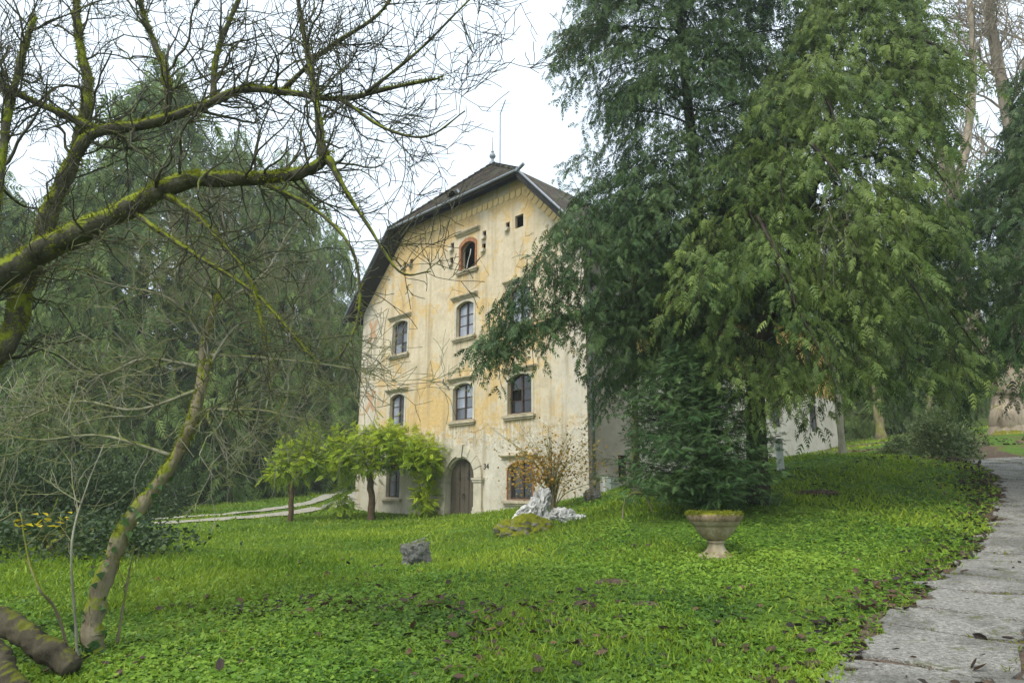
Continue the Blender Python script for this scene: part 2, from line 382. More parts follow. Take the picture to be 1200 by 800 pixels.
_Pm = np.c_[np.ones(_n), _cp[:, :2]]
_A = np.block([[_K, _Pm], [_Pm.T, np.zeros((3, 3))]]); _W = np.linalg.solve(_A, np.r_[_cp[:, 2], np.zeros(3)])
def H(x, y):
    x = np.asarray(x, float); y = np.asarray(y, float); sh = np.broadcast(x, y).shape
    X = np.broadcast_to(x, sh).ravel(); Y = np.broadcast_to(y, sh).ravel()
    cx = np.clip(X, -48, 48); cy = np.clip(Y, -8, 72)
    out = np.empty(len(X))
    for i in range(0, len(X), 40000):
        a = cx[i:i + 40000, None]; b = cy[i:i + 40000, None]
        r2 = (a - _cp[None, :, 0]) ** 2 + (b - _cp[None, :, 1]) ** 2
        out[i:i + 40000] = _U(r2) @ _W[:_n] + _W[_n] + a[:, 0] * _W[_n + 1] + b[:, 0] * _W[_n + 2]
    far = np.maximum(0, Y - 72)
    out += far * .16
    bump = fbm(np.stack([X * .9, Y * .9, X * 0], -1), 3, 5) - .5
    out += bump * .12 * np.clip((Y - 2) / 4, 0, 1)
    return out.reshape(sh) if sh else float(out[0])
def ground_pt(px, py, D):
    p = at(px, py, D); p[2] = H(p[0], p[1]); return p

def axis(segs):
    return np.unique(np.round(np.concatenate([np.arange(a, b, s) for a, b, s in segs]), 4))
gx = axis([(-200, -60, 10), (-60, -16, 1.6), (-16, 26, .35), (26, 60, 1.6), (60, 201, 10)])
gy = axis([(-60, 0, 4), (0, 34, .35), (34, 80, 1.6), (80, 201, 10)])
XX, YY = np.meshgrid(gx, gy, indexing='ij'); ZZ = H(XX, YY)
nx_, ny_ = XX.shape; idx = np.arange(nx_ * ny_).reshape(nx_, ny_)
mb = MB(); mb.add(np.stack([XX, YY, ZZ], -1).reshape(-1, 3), np.stack([idx[:-1, :-1], idx[1:, :-1], idx[1:, 1:], idx[:-1, 1:]], -1).reshape(-1, 4))
tag(mb.build('ground', M['ground'], smooth=True), kind='structure')

# driveway of broken concrete slabs climbing on the right
RL = np.array([(.2, 1.0), (1.35, 3.6), (2.75, 6.3), (5.4, 9.2), (8.1, 12.1), (10.8, 15.4), (13.5, 19.4), (15.6, 23.6), (17.3, 28), (19.5, 33), (23, 39)])
rl = spline(RL, 600)
_seg = np.r_[0, np.cumsum(np.linalg.norm(np.diff(rl, axis=0), axis=1))]
def road_at(s_, off):
    p = np.array([np.interp(s_, _seg, rl[:, 0]), np.interp(s_, _seg, rl[:, 1])])
    q = np.array([np.interp(s_ + .4, _seg, rl[:, 0]), np.interp(s_ + .4, _seg, rl[:, 1])]); o = np.array([np.interp(s_ - .4, _seg, rl[:, 0]), np.interp(s_ - .4, _seg, rl[:, 1])])
    t = nrm(q - o); return p + off * np.array([t[1], -t[0]])
ROADW = 2.5
rng = np.random.default_rng(4)
mb = MB(); ss = np.arange(0, _seg[-1] - .5, .5); offs = np.linspace(-.12, ROADW + .1, 7)
V = np.array([[road_at(s_, o + (rng.normal() * .05 if o in (offs[0], offs[-1]) else 0)) for o in offs] for s_ in ss]); Zr = H(V[..., 0], V[..., 1]) + .02
ii = np.arange(len(ss) * 7).reshape(-1, 7)
mb.add(np.concatenate([V, Zr[..., None]], -1).reshape(-1, 3), np.stack([ii[:-1, :-1], ii[:-1, 1:], ii[1:, 1:], ii[1:, :-1]], -1).reshape(-1, 4))
road = tag(mb.build('road', M['soil'], smooth=True), kind='structure')
s_ = .3; lane_split = 1.25
rows = []
while s_ < 30:
    L_ = rng.uniform(.7, 1.5); rows.append((s_, s_ + L_)); s_ += L_
ncol = 5
for a, b in rows:
    sp = lane_split + rng.uniform(-.18, .18)
    for (o0, o1) in ((0, sp), (sp, ROADW)):
        g0 = .02 + rng.uniform(0, .035)
        na, nb = 4, 4
        P = []
        for i in range(na + 1):
            for j in range(nb + 1):
                sl_ = a + g0 + (b - a - 2 * g0) * i / na; of = o0 + g0 + (o1 - o0 - 2 * g0) * j / nb
                if i in (0, na): sl_ += rng.normal() * .035
                if j in (0, nb): of += rng.normal() * (.11 if (o0 == 0 and j == 0) else .03)
                p = road_at(sl_, of); P.append(p)
        P = np.array(P); top = H(P[:, 0], P[:, 1]) + .045 + rng.uniform(-.008, .008)
        g_ = np.arange((na + 1) * (nb + 1)).reshape(na + 1, nb + 1)
        F = np.stack([g_[:-1, :-1], g_[:-1, 1:], g_[1:, 1:], g_[1:, :-1]], -1).reshape(-1, 4)
        rim = list(g_[0, :]) + list(g_[1:, -1]) + list(g_[-1, ::-1][1:]) + list(g_[::-1, 0][1:-1])
        k = len(P); mb = MB(); mb.add(np.vstack([np.c_[P, top], np.c_[P[rim], top[rim] - .05]]),
                                     F); 
        m_ = len(rim); mb.f.append(np.array([[rim[(q + 1) % m_], rim[q], k + q, k + (q + 1) % m_] for q in range(m_)]))
        mb.build('slab', M['concrete'], road)

# pale two-track gravel drive on the left, draped over the lawn
def strip(name, pts, wdt, mat, lift=.02, n=60, jit=.06):
    c = spline(np.array(pts)[:, :2], n); t = nrm(np.gradient(c, axis=0)); nn = np.stack([t[:, 1], -t[:, 0]], -1)
    L = c + nn * (wdt / 2 + rng.normal(size=(n, 1)) * jit); R = c - nn * (wdt / 2 + rng.normal(size=(n, 1)) * jit); C_ = c
    V = np.stack([L, C_, R], 1); Z = H(V[..., 0], V[..., 1]) + lift
    g_ = np.arange(n * 3).reshape(n, 3); mb = MB()
    mb.add(np.concatenate([V, Z[..., None]], -1).reshape(-1, 3), np.stack([g_[:-1, :-1], g_[1:, :-1], g_[1:, 1:], g_[:-1, 1:]], -1).reshape(-1, 4))
    return tag(mb.build(name, mat, smooth=True), kind='structure')
T1 = [(-30, 24.5), (-22, 27.0), (-15.2, 29.6), (-11.5, 33.5), (-9.6, 39.5), (-10.6, 50)]
T2 = [(-31, 26.4), (-22.5, 29.2), (-16.4, 31.8), (-13.2, 35.2), (-11.6, 40), (-12.4, 50)]
strip('gravel_path', T1, 1.25, M['gravel'], .05); strip('gravel_path', T2, 1.0, M['gravel'], .05)

# ------------------------------------------------------------------ the manor house
FA = at(540, 575, 30.0)
house = empty('manor_house', (FA[0], FA[1], 0), -math.pi / 4,
              'tall old house with peeling ochre plaster, arched door and dark half-hipped roof', 'house')
UL, UR, DEPTH = -8.4, 7.1, 25.0
def arch(cx, wd, z0, z1, rise, n=8):
    hw = wd / 2; pts = [(cx - hw, z0), (cx + hw, z0)]
    if rise <= 0: return pts + [(cx + hw, z1), (cx - hw, z1)]
    R = (hw * hw + rise * rise) / (2 * rise); cz = z1 - R; a0 = math.asin(min(1, hw / R))
    for i in range(n + 1):
        a = a0 - 2 * a0 * i / n; pts.append((cx + R * math.sin(a), cz + R * math.cos(a)))
    return pts
def prism(mb, pts, y0, y1):
    """extrude a 2D (u,z) outline between two depths"""
    n = len(pts); V = [(u, y0, z) for u, z in pts] + [(u, y1, z) for u, z in pts]
    mb.add(V, [list(range(n))]); k = mb.n - 2 * n
    mb.f.append(np.array([list(range(k + n, k + 2 * n))[::-1]])); mb.f.append(np.array([[k + (i + 1) % n, k + i, k + n + i, k + n + (i + 1) % n] for i in range(n)]))
def ring(mb, outer, inner, y0, y1):
    n = len(outer); V = [(u, y, z) for y in (y0, y1) for P_ in (outer, inner) for u, z in P_]
    F = []
    for i in range(n):
        j = (i + 1) % n
        F += [(i, j, n + j, n + i), (2 * n + j, 2 * n + i, 3 * n + i, 3 * n + j), (j, i, 2 * n + i, 2 * n + j), (n + i, n + j, 3 * n + j, 3 * n + i)]
    mb.add(V, F)

WIN = dict(a=(-4.95, 1.22, 4.72, 6.33, .20), b=(.04, 1.36, 4.68, 6.33, .22), c=(3.58, 1.38, 4.68, 6.33, .22),
           d=(-4.93, 1.30, 8.40, 10.1, .18), e=(.10, 1.20, 8.50, 10.12, .20), f=(3.58, 1.20, 8.50, 10.12, .20),
           g=(-5.08, 1.12, 1.30, 2.85, .22), h=(3.60, 1.40, 1.28, 2.75, .25))
DOOR = (0.0, 1.92, .45, 2.99, .955)
HOLES = [(-.91, 12.98), (-.95, 12.26), (1.36, 12.96), (1.33, 12.36), (2.88, 12.93), (-4.17, 12.98), (-4.75, 12.94)]
openings = [(arch(*q), .30) for q in WIN.values()] + [(arch(*DOOR, n=18), .38), (arch(.25, 1.10, 11.6, 13.08, .25), .30), (arch(3.59, .50, 12.74, 13.32, 0), .14)]
openings += [(arch(u, .25, z - .02, z + .26, 0), .10) for u, z in HOLES]
outer = [(UL, -1.0), (UR, -1.0), (UR, 11.55), (4.15, 14.62), (3.6, 15.02), (-4.4, 15.02), (-4.95, 14.62), (UL, 11.15)]
mb = MB()
loops3 = [[Vector((u, z, 0)) for u, z in outer]] + [[Vector((u, z, 0)) for u, z in o] for o, _ in openings]
tri = tessellate_polygon(loops3); flat = [(p.x, 0.0, p.y) for L_ in loops3 for p in L_]
mb.add(flat, [t for t in tri])
for o, dp in openings:
    n = len(o); V = [(u, 0, z) for u, z in o] + [(u, dp, z) for u, z in o]
    mb.add(V, [(i, (i + 1) % n, n + (i + 1) % n, n + i) for i in range(n)])
me = mb.mesh('wall'); me.materials.append(M['plaster'])
bm = bmesh.new(); bm.from_mesh(me); bmesh.ops.remove_doubles(bm, verts=bm.verts, dist=1e-4); bmesh.ops.recalc_face_normals(bm, faces=bm.faces)
bm.to_mesh(me); bm.free()
wall = obj('wall', me, None, house); tag(wall, 'front wall of peeling ochre plaster')
# boxes behind the open holes, coloured near-black to paint in the unlit interior
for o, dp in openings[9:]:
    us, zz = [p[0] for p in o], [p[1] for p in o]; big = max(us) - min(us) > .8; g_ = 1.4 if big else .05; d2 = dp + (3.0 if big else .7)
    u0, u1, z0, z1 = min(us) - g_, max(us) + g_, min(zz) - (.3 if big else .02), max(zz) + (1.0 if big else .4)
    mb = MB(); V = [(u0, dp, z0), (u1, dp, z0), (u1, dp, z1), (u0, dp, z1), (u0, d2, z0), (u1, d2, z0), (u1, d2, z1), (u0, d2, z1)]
    mb.add(V, [(4, 5, 6, 7), (0, 1, 5, 4), (1, 2, 6, 5), (2, 3, 7, 6), (3, 0, 4, 7)]); mb.build('niche_painted_dark', M['dark'], house)
# side and back walls, with window openings on the side wall (y, z)
SW = [(2.12, .62, 1.95, 2.95), (16.6, 1.1, 8.5, 10.2), (16.3, 1.1, 5.0, 6.6), (21.5, 1.1, 8.5, 10.2), (21.5, 1.1, 5.0, 6.6), (9.5, 1.1, 5.0, 6.6), (9.5, 1.1, 8.5, 10.2), (17.6, 1.0, 2.55, 3.15)]
lo = [[Vector((0, -1, 0)), Vector((DEPTH, -1, 0)), Vector((DEPTH, 11.6, 0)), Vector((0, 11.55, 0))]]
for cy, wd, z0, z1 in SW: lo.append([Vector((cy - wd / 2, z0, 0)), Vector((cy + wd / 2, z0, 0)), Vector((cy + wd / 2, z1, 0)), Vector((cy - wd / 2, z1, 0))])
mb = MB(); tri = tessellate_polygon(lo); mb.add([(UR, p.x, p.y) for L_ in lo for p in L_], [t for t in tri])
for L_ in lo[1:]:
    V = [(UR, p.x, p.y) for p in L_] + [(UR - .25, p.x, p.y) for p in L_]; mb.add(V, [(i, 4 + i, 4 + (i + 1) % 4, (i + 1) % 4) for i in range(4)])
mb.build('wall', M['side'], house)['label'] = 'side wall, grey cement near the corner and white further back'
mb = MB(); mb.poly([(UL, 0, -1), (UL, 0, 11.15), (UL, DEPTH, 11.15), (UL, DEPTH, -1)]); mb.build('wall', M['side'], house)
mb = MB(); mb.poly([(UL, DEPTH, -1), (UL, DEPTH, 11.15), (-4.95, DEPTH, 14.62), (4.15, DEPTH, 14.62), (UR, DEPTH, 11.55), (UR, DEPTH, -1)]); mb.build('wall', M['side'], house)

def window(q, pane, rows_=3, depth=.17, frame_w=.075, broken=()):
    cx, wd, z0, z1, rise = q
    o = arch(cx, wd, z0, z1, rise); i_ = arch(cx, wd - 2 * frame_w, z0 + frame_w, z1 - frame_w, rise * .88)
    mb = MB(); ring(mb, o, i_, depth, depth + .08); win = mb.build('window', M['frame'], house)
    hw = wd / 2 - frame_w; zi0, zi1 = z0 + frame_w, z1 - frame_w
    mb = MB(); mb.box((cx - .045, depth - .012, zi0), (cx + .045, depth + .07, zi1 - .012)); mb.build('mullion', M['frame'], win)
    zs = np.linspace(zi0, zi1 - rise * .35, rows_ + 1)
    for z_ in zs[1:-1]:
        for sx in (-1, 1):
            mb = MB(); a_, b_ = sorted((cx + sx * .047, cx + sx * (hw + .002))); mb.box((a_, depth + .012, z_ - .016), (b_, depth + .05, z_ + .016)); mb.build('glazing_bar', M['frame'], win)
    R = ((wd / 2) ** 2 + rise ** 2) / (2 * rise); cz = (zi1) - R
    k = 0
    for r in range(rows_):
        for sx in (-1, 1):
            a_, b_ = sorted((cx + sx * .04, cx + sx * (hw + .01)))
            za, zb = zs[r] - (0 if r else .01), zs[r + 1]
            if r == rows_ - 1:
                us = np.linspace(b_, a_, 5); pts = [(a_, za), (b_, za)] + [(u, cz + math.sqrt(max(0, R * R - (u - cx) ** 2)) + .01) for u in us]
            else: pts = [(a_, za), (b_, za), (b_, zb), (a_, zb)]
            k += 1
            if k in broken: continue
            tl = rng.uniform(-.006, .006)
            mb = MB(); mb.add([(u, depth + .035 + tl * (u - cx) * 2, z) for u, z in pts], [list(range(len(pts)))]); mb.build('pane', pane if not isinstance(pane, list) else pane[k % len(pane)], win)
    mb = MB(); mb.poly([(u, depth + .12, z) for u, z in o]); mb.build('room_shade', M['dark'], win)  # near-black sheet paints the room's darkness behind the panes
    return win
def trim(parent, cx, wd, z_sill, z_lin, sill=True, lintel=True, mat='sill'):
    if sill:
        mb = MB(); mb.box((cx - wd / 2 - .22, -.16, z_sill - .16), (cx + wd / 2 + .22, .05, z_sill - .07)); mb.box((cx - wd / 2 - .16, -.10, z_sill - .24), (cx + wd / 2 + .16, .05, z_sill - .163))
        mb.build('sill', M[mat], parent)
    if lintel:
        hw = wd / 2 + .28; prof = [(0, 0), (-.06, .0), (-.07, .05), (-.13, .07), (-.19, .13), (-.19, .17), (0, .21)]
        n = len(prof); mb = MB()
        V = [(cx - hw, y, z_lin + z) for y, z in prof] + [(cx + hw, y, z_lin + z) for y, z in prof]
        mb.add(V, [(i, n + i, n + (i + 1) % n, (i + 1) % n) for i in range(n)]); mb.f.append(np.array([list(range(mb.n - 2 * n, mb.n - n))])); mb.f.append(np.array([list(range(mb.n - n, mb.n))[::-1]]))
        mb.build('lintel_moulding', M[mat], parent)
def surround(parent, q, mat='stone', bw=.13):
    cx, wd, z0, z1, rise = q
    mb = MB(); ring(mb, arch(cx, wd + 2 * bw, z0 - .02, z1 + bw * .8, rise * 1.1), arch(cx, wd - .004, z0, z1 - .002, rise), -.025, .03); mb.build('surround', M[mat], parent)
wa = window(WIN['a'], [M['pane_mid'], M['pane_pale']]); trim(wa, -4.95, 1.22, 4.72, 6.42)
wb = window(WIN['b'], [M['pane_pale'], M['pane_mid'], M['pane_pale']]); trim(wb, .04, 1.36, 4.68, 6.42)
wc = window(WIN['c'], M['pane_dark'], broken=(3,)); trim(wc, 3.58, 1.38, 4.68, 6.42)
wd_ = window(WIN['d'], [M['pane_mid'], M['pane_pale'], M['pane_mid']]); trim(wd_, -4.93, 1.3, 8.4, 10.2)
we = window(WIN['e'], M['pane_pale'], frame_w=.06); trim(we, .10, 1.2, 8.5, 10.24)
wf = window(WIN['f'], M['pane_pale'], frame_w=.06); trim(wf, 3.58, 1.2, 8.5, 10.24)
wg = window(WIN['g'], M['pane_mid'], 2); trim(wg, -5.08, 1.12, 1.3, 2.95, True, False)
wh = window(WIN['h'], M['pane_dark'], 3); trim(wh, 3.6, 1.4, 1.28, 2.86, True, True)
for wn, k in ((wa, 'a'), (wb, 'b'), (wc, 'c'), (wd_, 'd'), (we, 'e'), (wf, 'f')): surround(wn, WIN[k])
surround(wh, WIN['h'], 'brick', .05)
# open attic window with a red brick surround
q = (.25, 1.10, 11.6, 13.08, .25)
mb = MB(); ring(mb, arch(.25, 1.26, 11.6, 13.19, .28), arch(.25, 1.00, 11.602, 13.0, .24), -.03, .12); att = mb.build('window', M['brick'], house); att['label'] = 'open attic window with red brick surround and no glass'
trim(att, .25, 1.1, 11.68, 13.36)
mb = MB(); mb.tube(spline([(.05, .1, 11.75), (.25, .02, 12.1), (.45, -.05, 12.3), (.5, -.05, 12.55)], 8), .025, 5); mb.build('loose_strap', M['whitepost'], att)
for u, z in HOLES:
    mb = MB(); V = [(u - .17, -.16, z - .1), (u + .17, -.16, z - .1), (u + .17, .05, z - .03), (u - .17, .05, z - .03)]
    prof = [(u - .16, z - .04), (u + .16, z - .04), (u + .13, z - .15), (u + .06, z - .19), (u - .06, z - .19), (u - .13, z - .15)]
    prism(mb, prof, -.17, .03); mb.build('ledge_stone', M['stone'], house)
# plaster scallops of the painted frieze under the eaves
tv = [(-.145, .0), (.145, .0)] + [(.145 * math.cos(a), -.20 - .13 * math.sin(a)) for a in np.linspace(0, math.pi, 9)]
mb = MB(); prism(mb, tv, -.035, .02); tabme = mb.mesh('frieze_tab'); tabme.materials.append(M['tab'])
def tab_at(u, z, rot):
    o = obj('frieze_tab', tabme, None, house); o.location = (u, 0, z); o.rotation_euler = (0, rot, 0)
for u in np.arange(-4.7, 4.0, .36): tab_at(u, 14.52 + (.0), 0)
for t in np.arange(.2, 3.9, .36): tab_at(4.05 + t * .70, 14.45 - t * .715, math.atan(1.07))
for t in np.arange(.2, 3.9, .36): tab_at(-4.95 - t * .70, 14.45 - t * .715, -math.atan(1.07))
# X-shaped red marks at the left edge, lightning cable bracket
for u, z in ((-7.42, 9.97), (-7.36, 6.19)):
    for sg in (-1, 1):
        mb = MB(); a = .62 * .5; d_ = np.array([sg * .36, .55]); n_ = np.array([d_[1], -d_[0]]) / np.linalg.norm(d_) * .12
        pr = [tuple(np.array([u, z]) - d_ - n_), tuple(np.array([u, z]) - d_ + n_), tuple(np.array([u, z]) + d_ + n_), tuple(np.array([u, z]) + d_ - n_)]
        prism(mb, pr, -.006 - (.004 if sg > 0 else 0), .01); mb.build('wall_anchor_mark', M['redmark'], house)
# arched stone portal and door
mb = MB()
cx, r0, r1, zs_ = 0.0, .96, 1.40, 2.035
nst = 9
for i in range(nst):
    a0, a1 = math.pi * i / nst + .012, math.pi * (i + 1) / nst - .012
    key = i == nst // 2
    aa = np.linspace(a0, a1, 5); ro = r1 + (.05 if key else rng.uniform(-.012, .012)); ri = r0 - (.08 if key else .005)
    pr = [(cx + ro * math.cos(a), zs_ + .11 + ro * math.sin(a)) for a in aa] + [(cx + ri * math.cos(a), zs_ + .11 + ri * math.sin(a)) for a in aa[::-1]]
    mb = MB(); prism(mb, pr[::-1], -.11 - (.05 if key else rng.uniform(0, .006)), .1); mb.build('arch_stone', M['stone'], house)
for sx in (-1, 1):
    def bx(u0, u1, y0, z0, z1, name='pilaster_stone'):
        a_, b_ = sorted((cx + sx * u0, cx + sx * u1)); m_ = MB(); m_.box((a_, y0, z0), (b_, .1, z1)); return m_.build(name, M['stone'], house)
    bx(.945, 1.43, -.12, .94, 1.97); bx(.90, 1.50, -.19, .30, .78, 'pilaster_base'); bx(.92, 1.465, -.155, .782, .938, 'pilaster_base')
    bx(.905, 1.49, -.17, 1.972, 2.06, 'impost'); bx(.88, 1.53, -.21, 2.062, 2.14, 'impost')
mb = MB(); mb.box((-1.05, -.45, .30), (1.05, -.0, .52)); mb.build('threshold', M['stone'], house)
door = MB(); prism(door, arch(0, 1.94, .45, 2.99, .955, 18), .24, .30); door = door.build('door', M['door'], house)
dz = lambda u: 2.03 + math.sqrt(max(0, .93 ** 2 - u * u))
for u0, u1 in ((-.93, -.63), (-.62, -.32), (-.28, -.005), (.005, .28), (.32, .62), (.63, .93)):
    pr = [(u0, .54), (u1, .54)] + [(u, dz(u)) for u in np.linspace(u1, u0, 5)]
    mb = MB(); prism(mb, pr, .215 + rng.uniform(-.004, .004), .238); mb.build('plank', M['door'], door)
for u in (-.30, .30):
    mb = MB(); prism(mb, [(u - .025, .54), (u + .025, .54), (u + .025, dz(u) - .02), (u - .025, dz(u) - .02)], .195, .213); mb.build('cover_strip', M['frame'], door)
    mb = MB(); pr = [(u + sx_ * w_, 2.05 + z_) for sx_, w_, z_ in [(1, .02, 0), (1, .08, .08), (1, .02, .18), (1, .07, .30), (1, .0, .45), (-1, .07, .30), (-1, .02, .18), (-1, .08, .08), (-1, .02, 0)]]
    prism(mb, pr, .17, .19); mb.build('iron_ornament', M['iron'], door)
mb = MB(); mb.tube([(.02, .1, 1.45), (.02, .19, 1.45)], .03, 8); mb.tube(spline([(-.04, .13, 1.45), (-.05, .13, 1.35), (.02, .13, 1.28), (.09, .13, 1.35), (.08, .13, 1.45)], 12), .012, 5); mb.build('knocker', M['iron'], door)
# house number
fc = bpy.data.curves.new('house_number', 'FONT'); fc.body = '34'; fc.size = .34; fc.extrude = .01; fc.align_x = 'CENTER'
to = bpy.data.objects.new('tmp_text', fc); COL.objects.link(to); bpy.context.view_layer.update()
me = bpy.data.meshes.new_from_object(to.evaluated_get(bpy.context.evaluated_depsgraph_get())); bpy.data.objects.remove(to)
num = obj('house_number', me, M['iron'], house); num.location = (1.62, -.012, 2.5); num.rotation_euler = (math.pi / 2, 0, 0)

# roof: steep lower slopes, flatter top, clipped front
def slab_faces(mb, pts, th=.2, nvec=(0, 0, -1)):
    P = np.array(pts, float); n = len(P); Q = P + np.array(nvec) * th
    mb.add(np.vstack([P, Q]), [list(range(n))]); k = mb.n - 2 * n
    mb.f.append(np.array([list(range(k + n, k + 2 * n))[::-1]])); mb.f.append(np.array([[k + (i + 1) % n, k + i, k + n + i, k + n + (i + 1) % n] for i in range(n)]))
YF, YB = -.85, DEPTH + .6
KL, KR, KZ = (-5.1, 14.9), (4.3, 14.9), 14.9
EL, ER = (-9.0, 10.72), (7.95, 11.0)
RU, RZ, RY = -.42, 17.95, 2.15
faces = {'lower_left': [(EL[0], YF, EL[1]), (KL[0], YF, KZ), (KL[0], YB, KZ), (EL[0], YB, EL[1])],
         'lower_right': [(KR[0], YF, KZ), (ER[0], YF, ER[1]), (ER[0], YB, ER[1]), (KR[0], YB, KZ)],
         'upper_left': [(KL[0], YF, KZ), (RU, RY, RZ), (RU, YB - RY, RZ), (KL[0], YB, KZ)],
         'upper_right': [(KR[0], YF, KZ), (KR[0], YB, KZ), (RU, YB - RY, RZ), (RU, RY, RZ)],
         'front_hip': [(KL[0], YF, KZ), (KR[0], YF, KZ), (RU, RY, RZ)], 'back_hip': [(KR[0], YB, KZ), (KL[0], YB, KZ), (RU, YB - RY, RZ)]}
roof = None
for nm, P in faces.items():
    P = np.array(P, float); nn = nrm(np.cross(P[1] - P[0], P[2] - P[0])); nn = nn if nn[2] > 0 else -nn
    me = bpy.data.meshes.new('roof'); me.from_pydata([tuple(p) for p in P], [], [list(range(len(P)))])
    uv = me.uv_layers.new(name='UV'); ax = nrm(np.cross((0, 0, 1), nn)); ay = np.cross(nn, ax)
    for li, l in enumerate(me.loops): uv.data[li].uv = (float(P[l.vertex_index] @ ax), float(P[l.vertex_index] @ ay))
    o = obj('roof' if roof is None else 'roof_slope', me, M['tiles'], house if roof is None else roof)
    if roof is None: roof = o
    mb = MB(); Q = P - nn * .012; slab_faces(mb, Q, .19, -nn); mb.build('eave_boards', M['soffit'], roof)
# overlapping courses of tiles on the front hip (real steps)
A_, B_, C_ = [np.array(p) for p in faces['front_hip']]; nn = nrm(np.cross(B_ - A_, C_ - A_))
nc = 18
for k in range(nc):
    t0, t1 = k / nc, min(1, (k + 1.25) / nc)
    p = [A_ + (C_ - A_) * t0, B_ + (C_ - B_) * t0, B_ + (C_ - B_) * t1, A_ + (C_ - A_) * t1]
    me = bpy.data.meshes.new('tile_course'); up = nn * .035; V = [p[0] + up, p[1] + up, p[2] + nn * .008, p[3] + nn * .008, p[0] + nn * .005, p[1] + nn * .005]
    me.from_pydata([tuple(v) for v in V], [], [(0, 1, 2, 3), (4, 5, 1, 0)]); uv = me.uv_layers.new(name='UV')
    for li, l in enumerate(me.loops): uv.data[li].uv = (float(V[l.vertex_index][0]) + (k % 2) * .1, float(V[l.vertex_index] @ nrm(C_ - (A_ + B_) / 2)))
    obj('tile_course', me, M['tiles'], roof)
# ridge and hip caps
for a, b in ((A_, C_), (B_, C_), (C_, np.array((RU, YB - RY, RZ)))):
    n = int(np.linalg.norm(b - a) / .35)
    mb = MB()
    for i in range(n):
        p0, p1 = a + (b - a) * i / n, a + (b - a) * (i + 1.1) / n
        mb.tube([p0 + (0, 0, .02), p1 + (0, 0, .0)], [.12, .10], 7)
    o = mb.build('ridge_caps', M['tiles'], roof); o['kind'] = 'stuff'
# gutter along the clipped front eave, barge boards down both verges
mb = MB(); mb.tube([(KL[0] - .05, YF - .07, KZ - .08), (KR[0] + .2, YF - .07, KZ - .04)], .055, 8); mb.build('gutter', M['zinc'], roof)
mb = MB(); mb.tube([(KR[0] + .05, YF - .09, KZ - .12), (KR[0] + .5, YF - .12, KZ + .05)], .075, 8); mb.build('spout', M['zinc'], roof)
for a, b in ((EL, KL), (ER, KR)):
    mb = MB(); p0 = np.array((a[0], YF - .03, a[1] - .02)); p1 = np.array((b[0], YF - .03, b[1] - .02))
    mb.add([p0, p1, p1 - (0, 0, .34), p0 - (0, 0, .34), p0 + (0, .03, 0), p1 + (0, .03, 0), p1 + (0, .03, -.34), p0 + (0, .03, -.34)],
           [(0, 1, 2, 3), (7, 6, 5, 4), (0, 4, 5, 1), (1, 5, 6, 2), (2, 6, 7, 3), (3, 7, 4, 0)]); mb.build('barge_board', M['soffit'], roof)
    mb = MB(); mb.tube([p0 + (0, -.02, .05), p1 + (0, -.02, .05)], .05, 6); mb.build('verge_flashing', M['zinc'], roof)
def lathe(mb, prof, seg=16, c=(0, 0, 0)):
    a = np.linspace(0, 2 * math.pi, seg, endpoint=False); pr = np.array(prof, float); n = len(pr)
    V = np.stack([pr[:, None, 0] * np.cos(a), pr[:, None, 0] * np.sin(a), np.broadcast_to(pr[:, None, 1], (n, seg))], -1) + np.array(c, float)
    i = np.arange(n - 1)[:, None] * seg; j = np.arange(seg)[None]; k = (j + 1) % seg
    mb.add(V.reshape(-1, 3), np.stack([i + j, i + k, i + seg + k, i + seg + j], -1).reshape(-1, 4))
mb = MB(); lathe(mb, [(.22, -.05), (.16, .12), (.07, .2), (.07, .3), (.13, .36), (.17, .45), (.13, .56), (.06, .62), (.05, .66), (.09, .7), (.03, .76), (.022, 1.5), (.002, 1.55)], 12, (RU, RY, RZ)); mb.build('finial', M['zinc'], roof, True)
ax_, ay_ = RU + .12, RY + .42
mb = MB(); mb.tube([(ax_, ay_, RZ - .3), (ax_, ay_, RZ + 3.0)], .03, 6); mb.tube([(ax_, ay_, RZ + 2.98), (ax_ + .5, ay_ - .1, RZ + 3.55)], .026, 6)
for t in (.25, .5, .75): mb.tube([(ax_ + .5 * t - .22, ay_ - .2, RZ + 3.0 + .55 * t), (ax_ + .5 * t + .22, ay_ + .2, RZ + 3.0 + .55 * t)], .010, 4)
mb.build('antenna', M['zinc'], roof)
# eyebrow vent near the front eave
vc = A_ + (B_ - A_) * .52 + (C_ - (A_ + B_) / 2) * .10 + nn * .02; a = np.linspace(0, math.pi, 9)
mb = MB(); V = [vc + np.array((.24 * math.cos(q), -.12, .26 * math.sin(q))) for q in a] + [vc + np.array((.24 * math.cos(q), .55, .26 * math.sin(q) + .1)) for q in a]
mb.add(V, [(i, i + 1, 9 + i + 1, 9 + i) for i in range(8)]); mb.build('roof_vent', M['soffit'], roof)
mb = MB(); V2 = [v + np.array((.34, .0, -.02)) for v in V[:9]]; mb.add(V2[:5] + [V2[0] - (.1, 0, 0)], [list(range(6))]); mb.build('vent_flap', M['zinc'], roof)
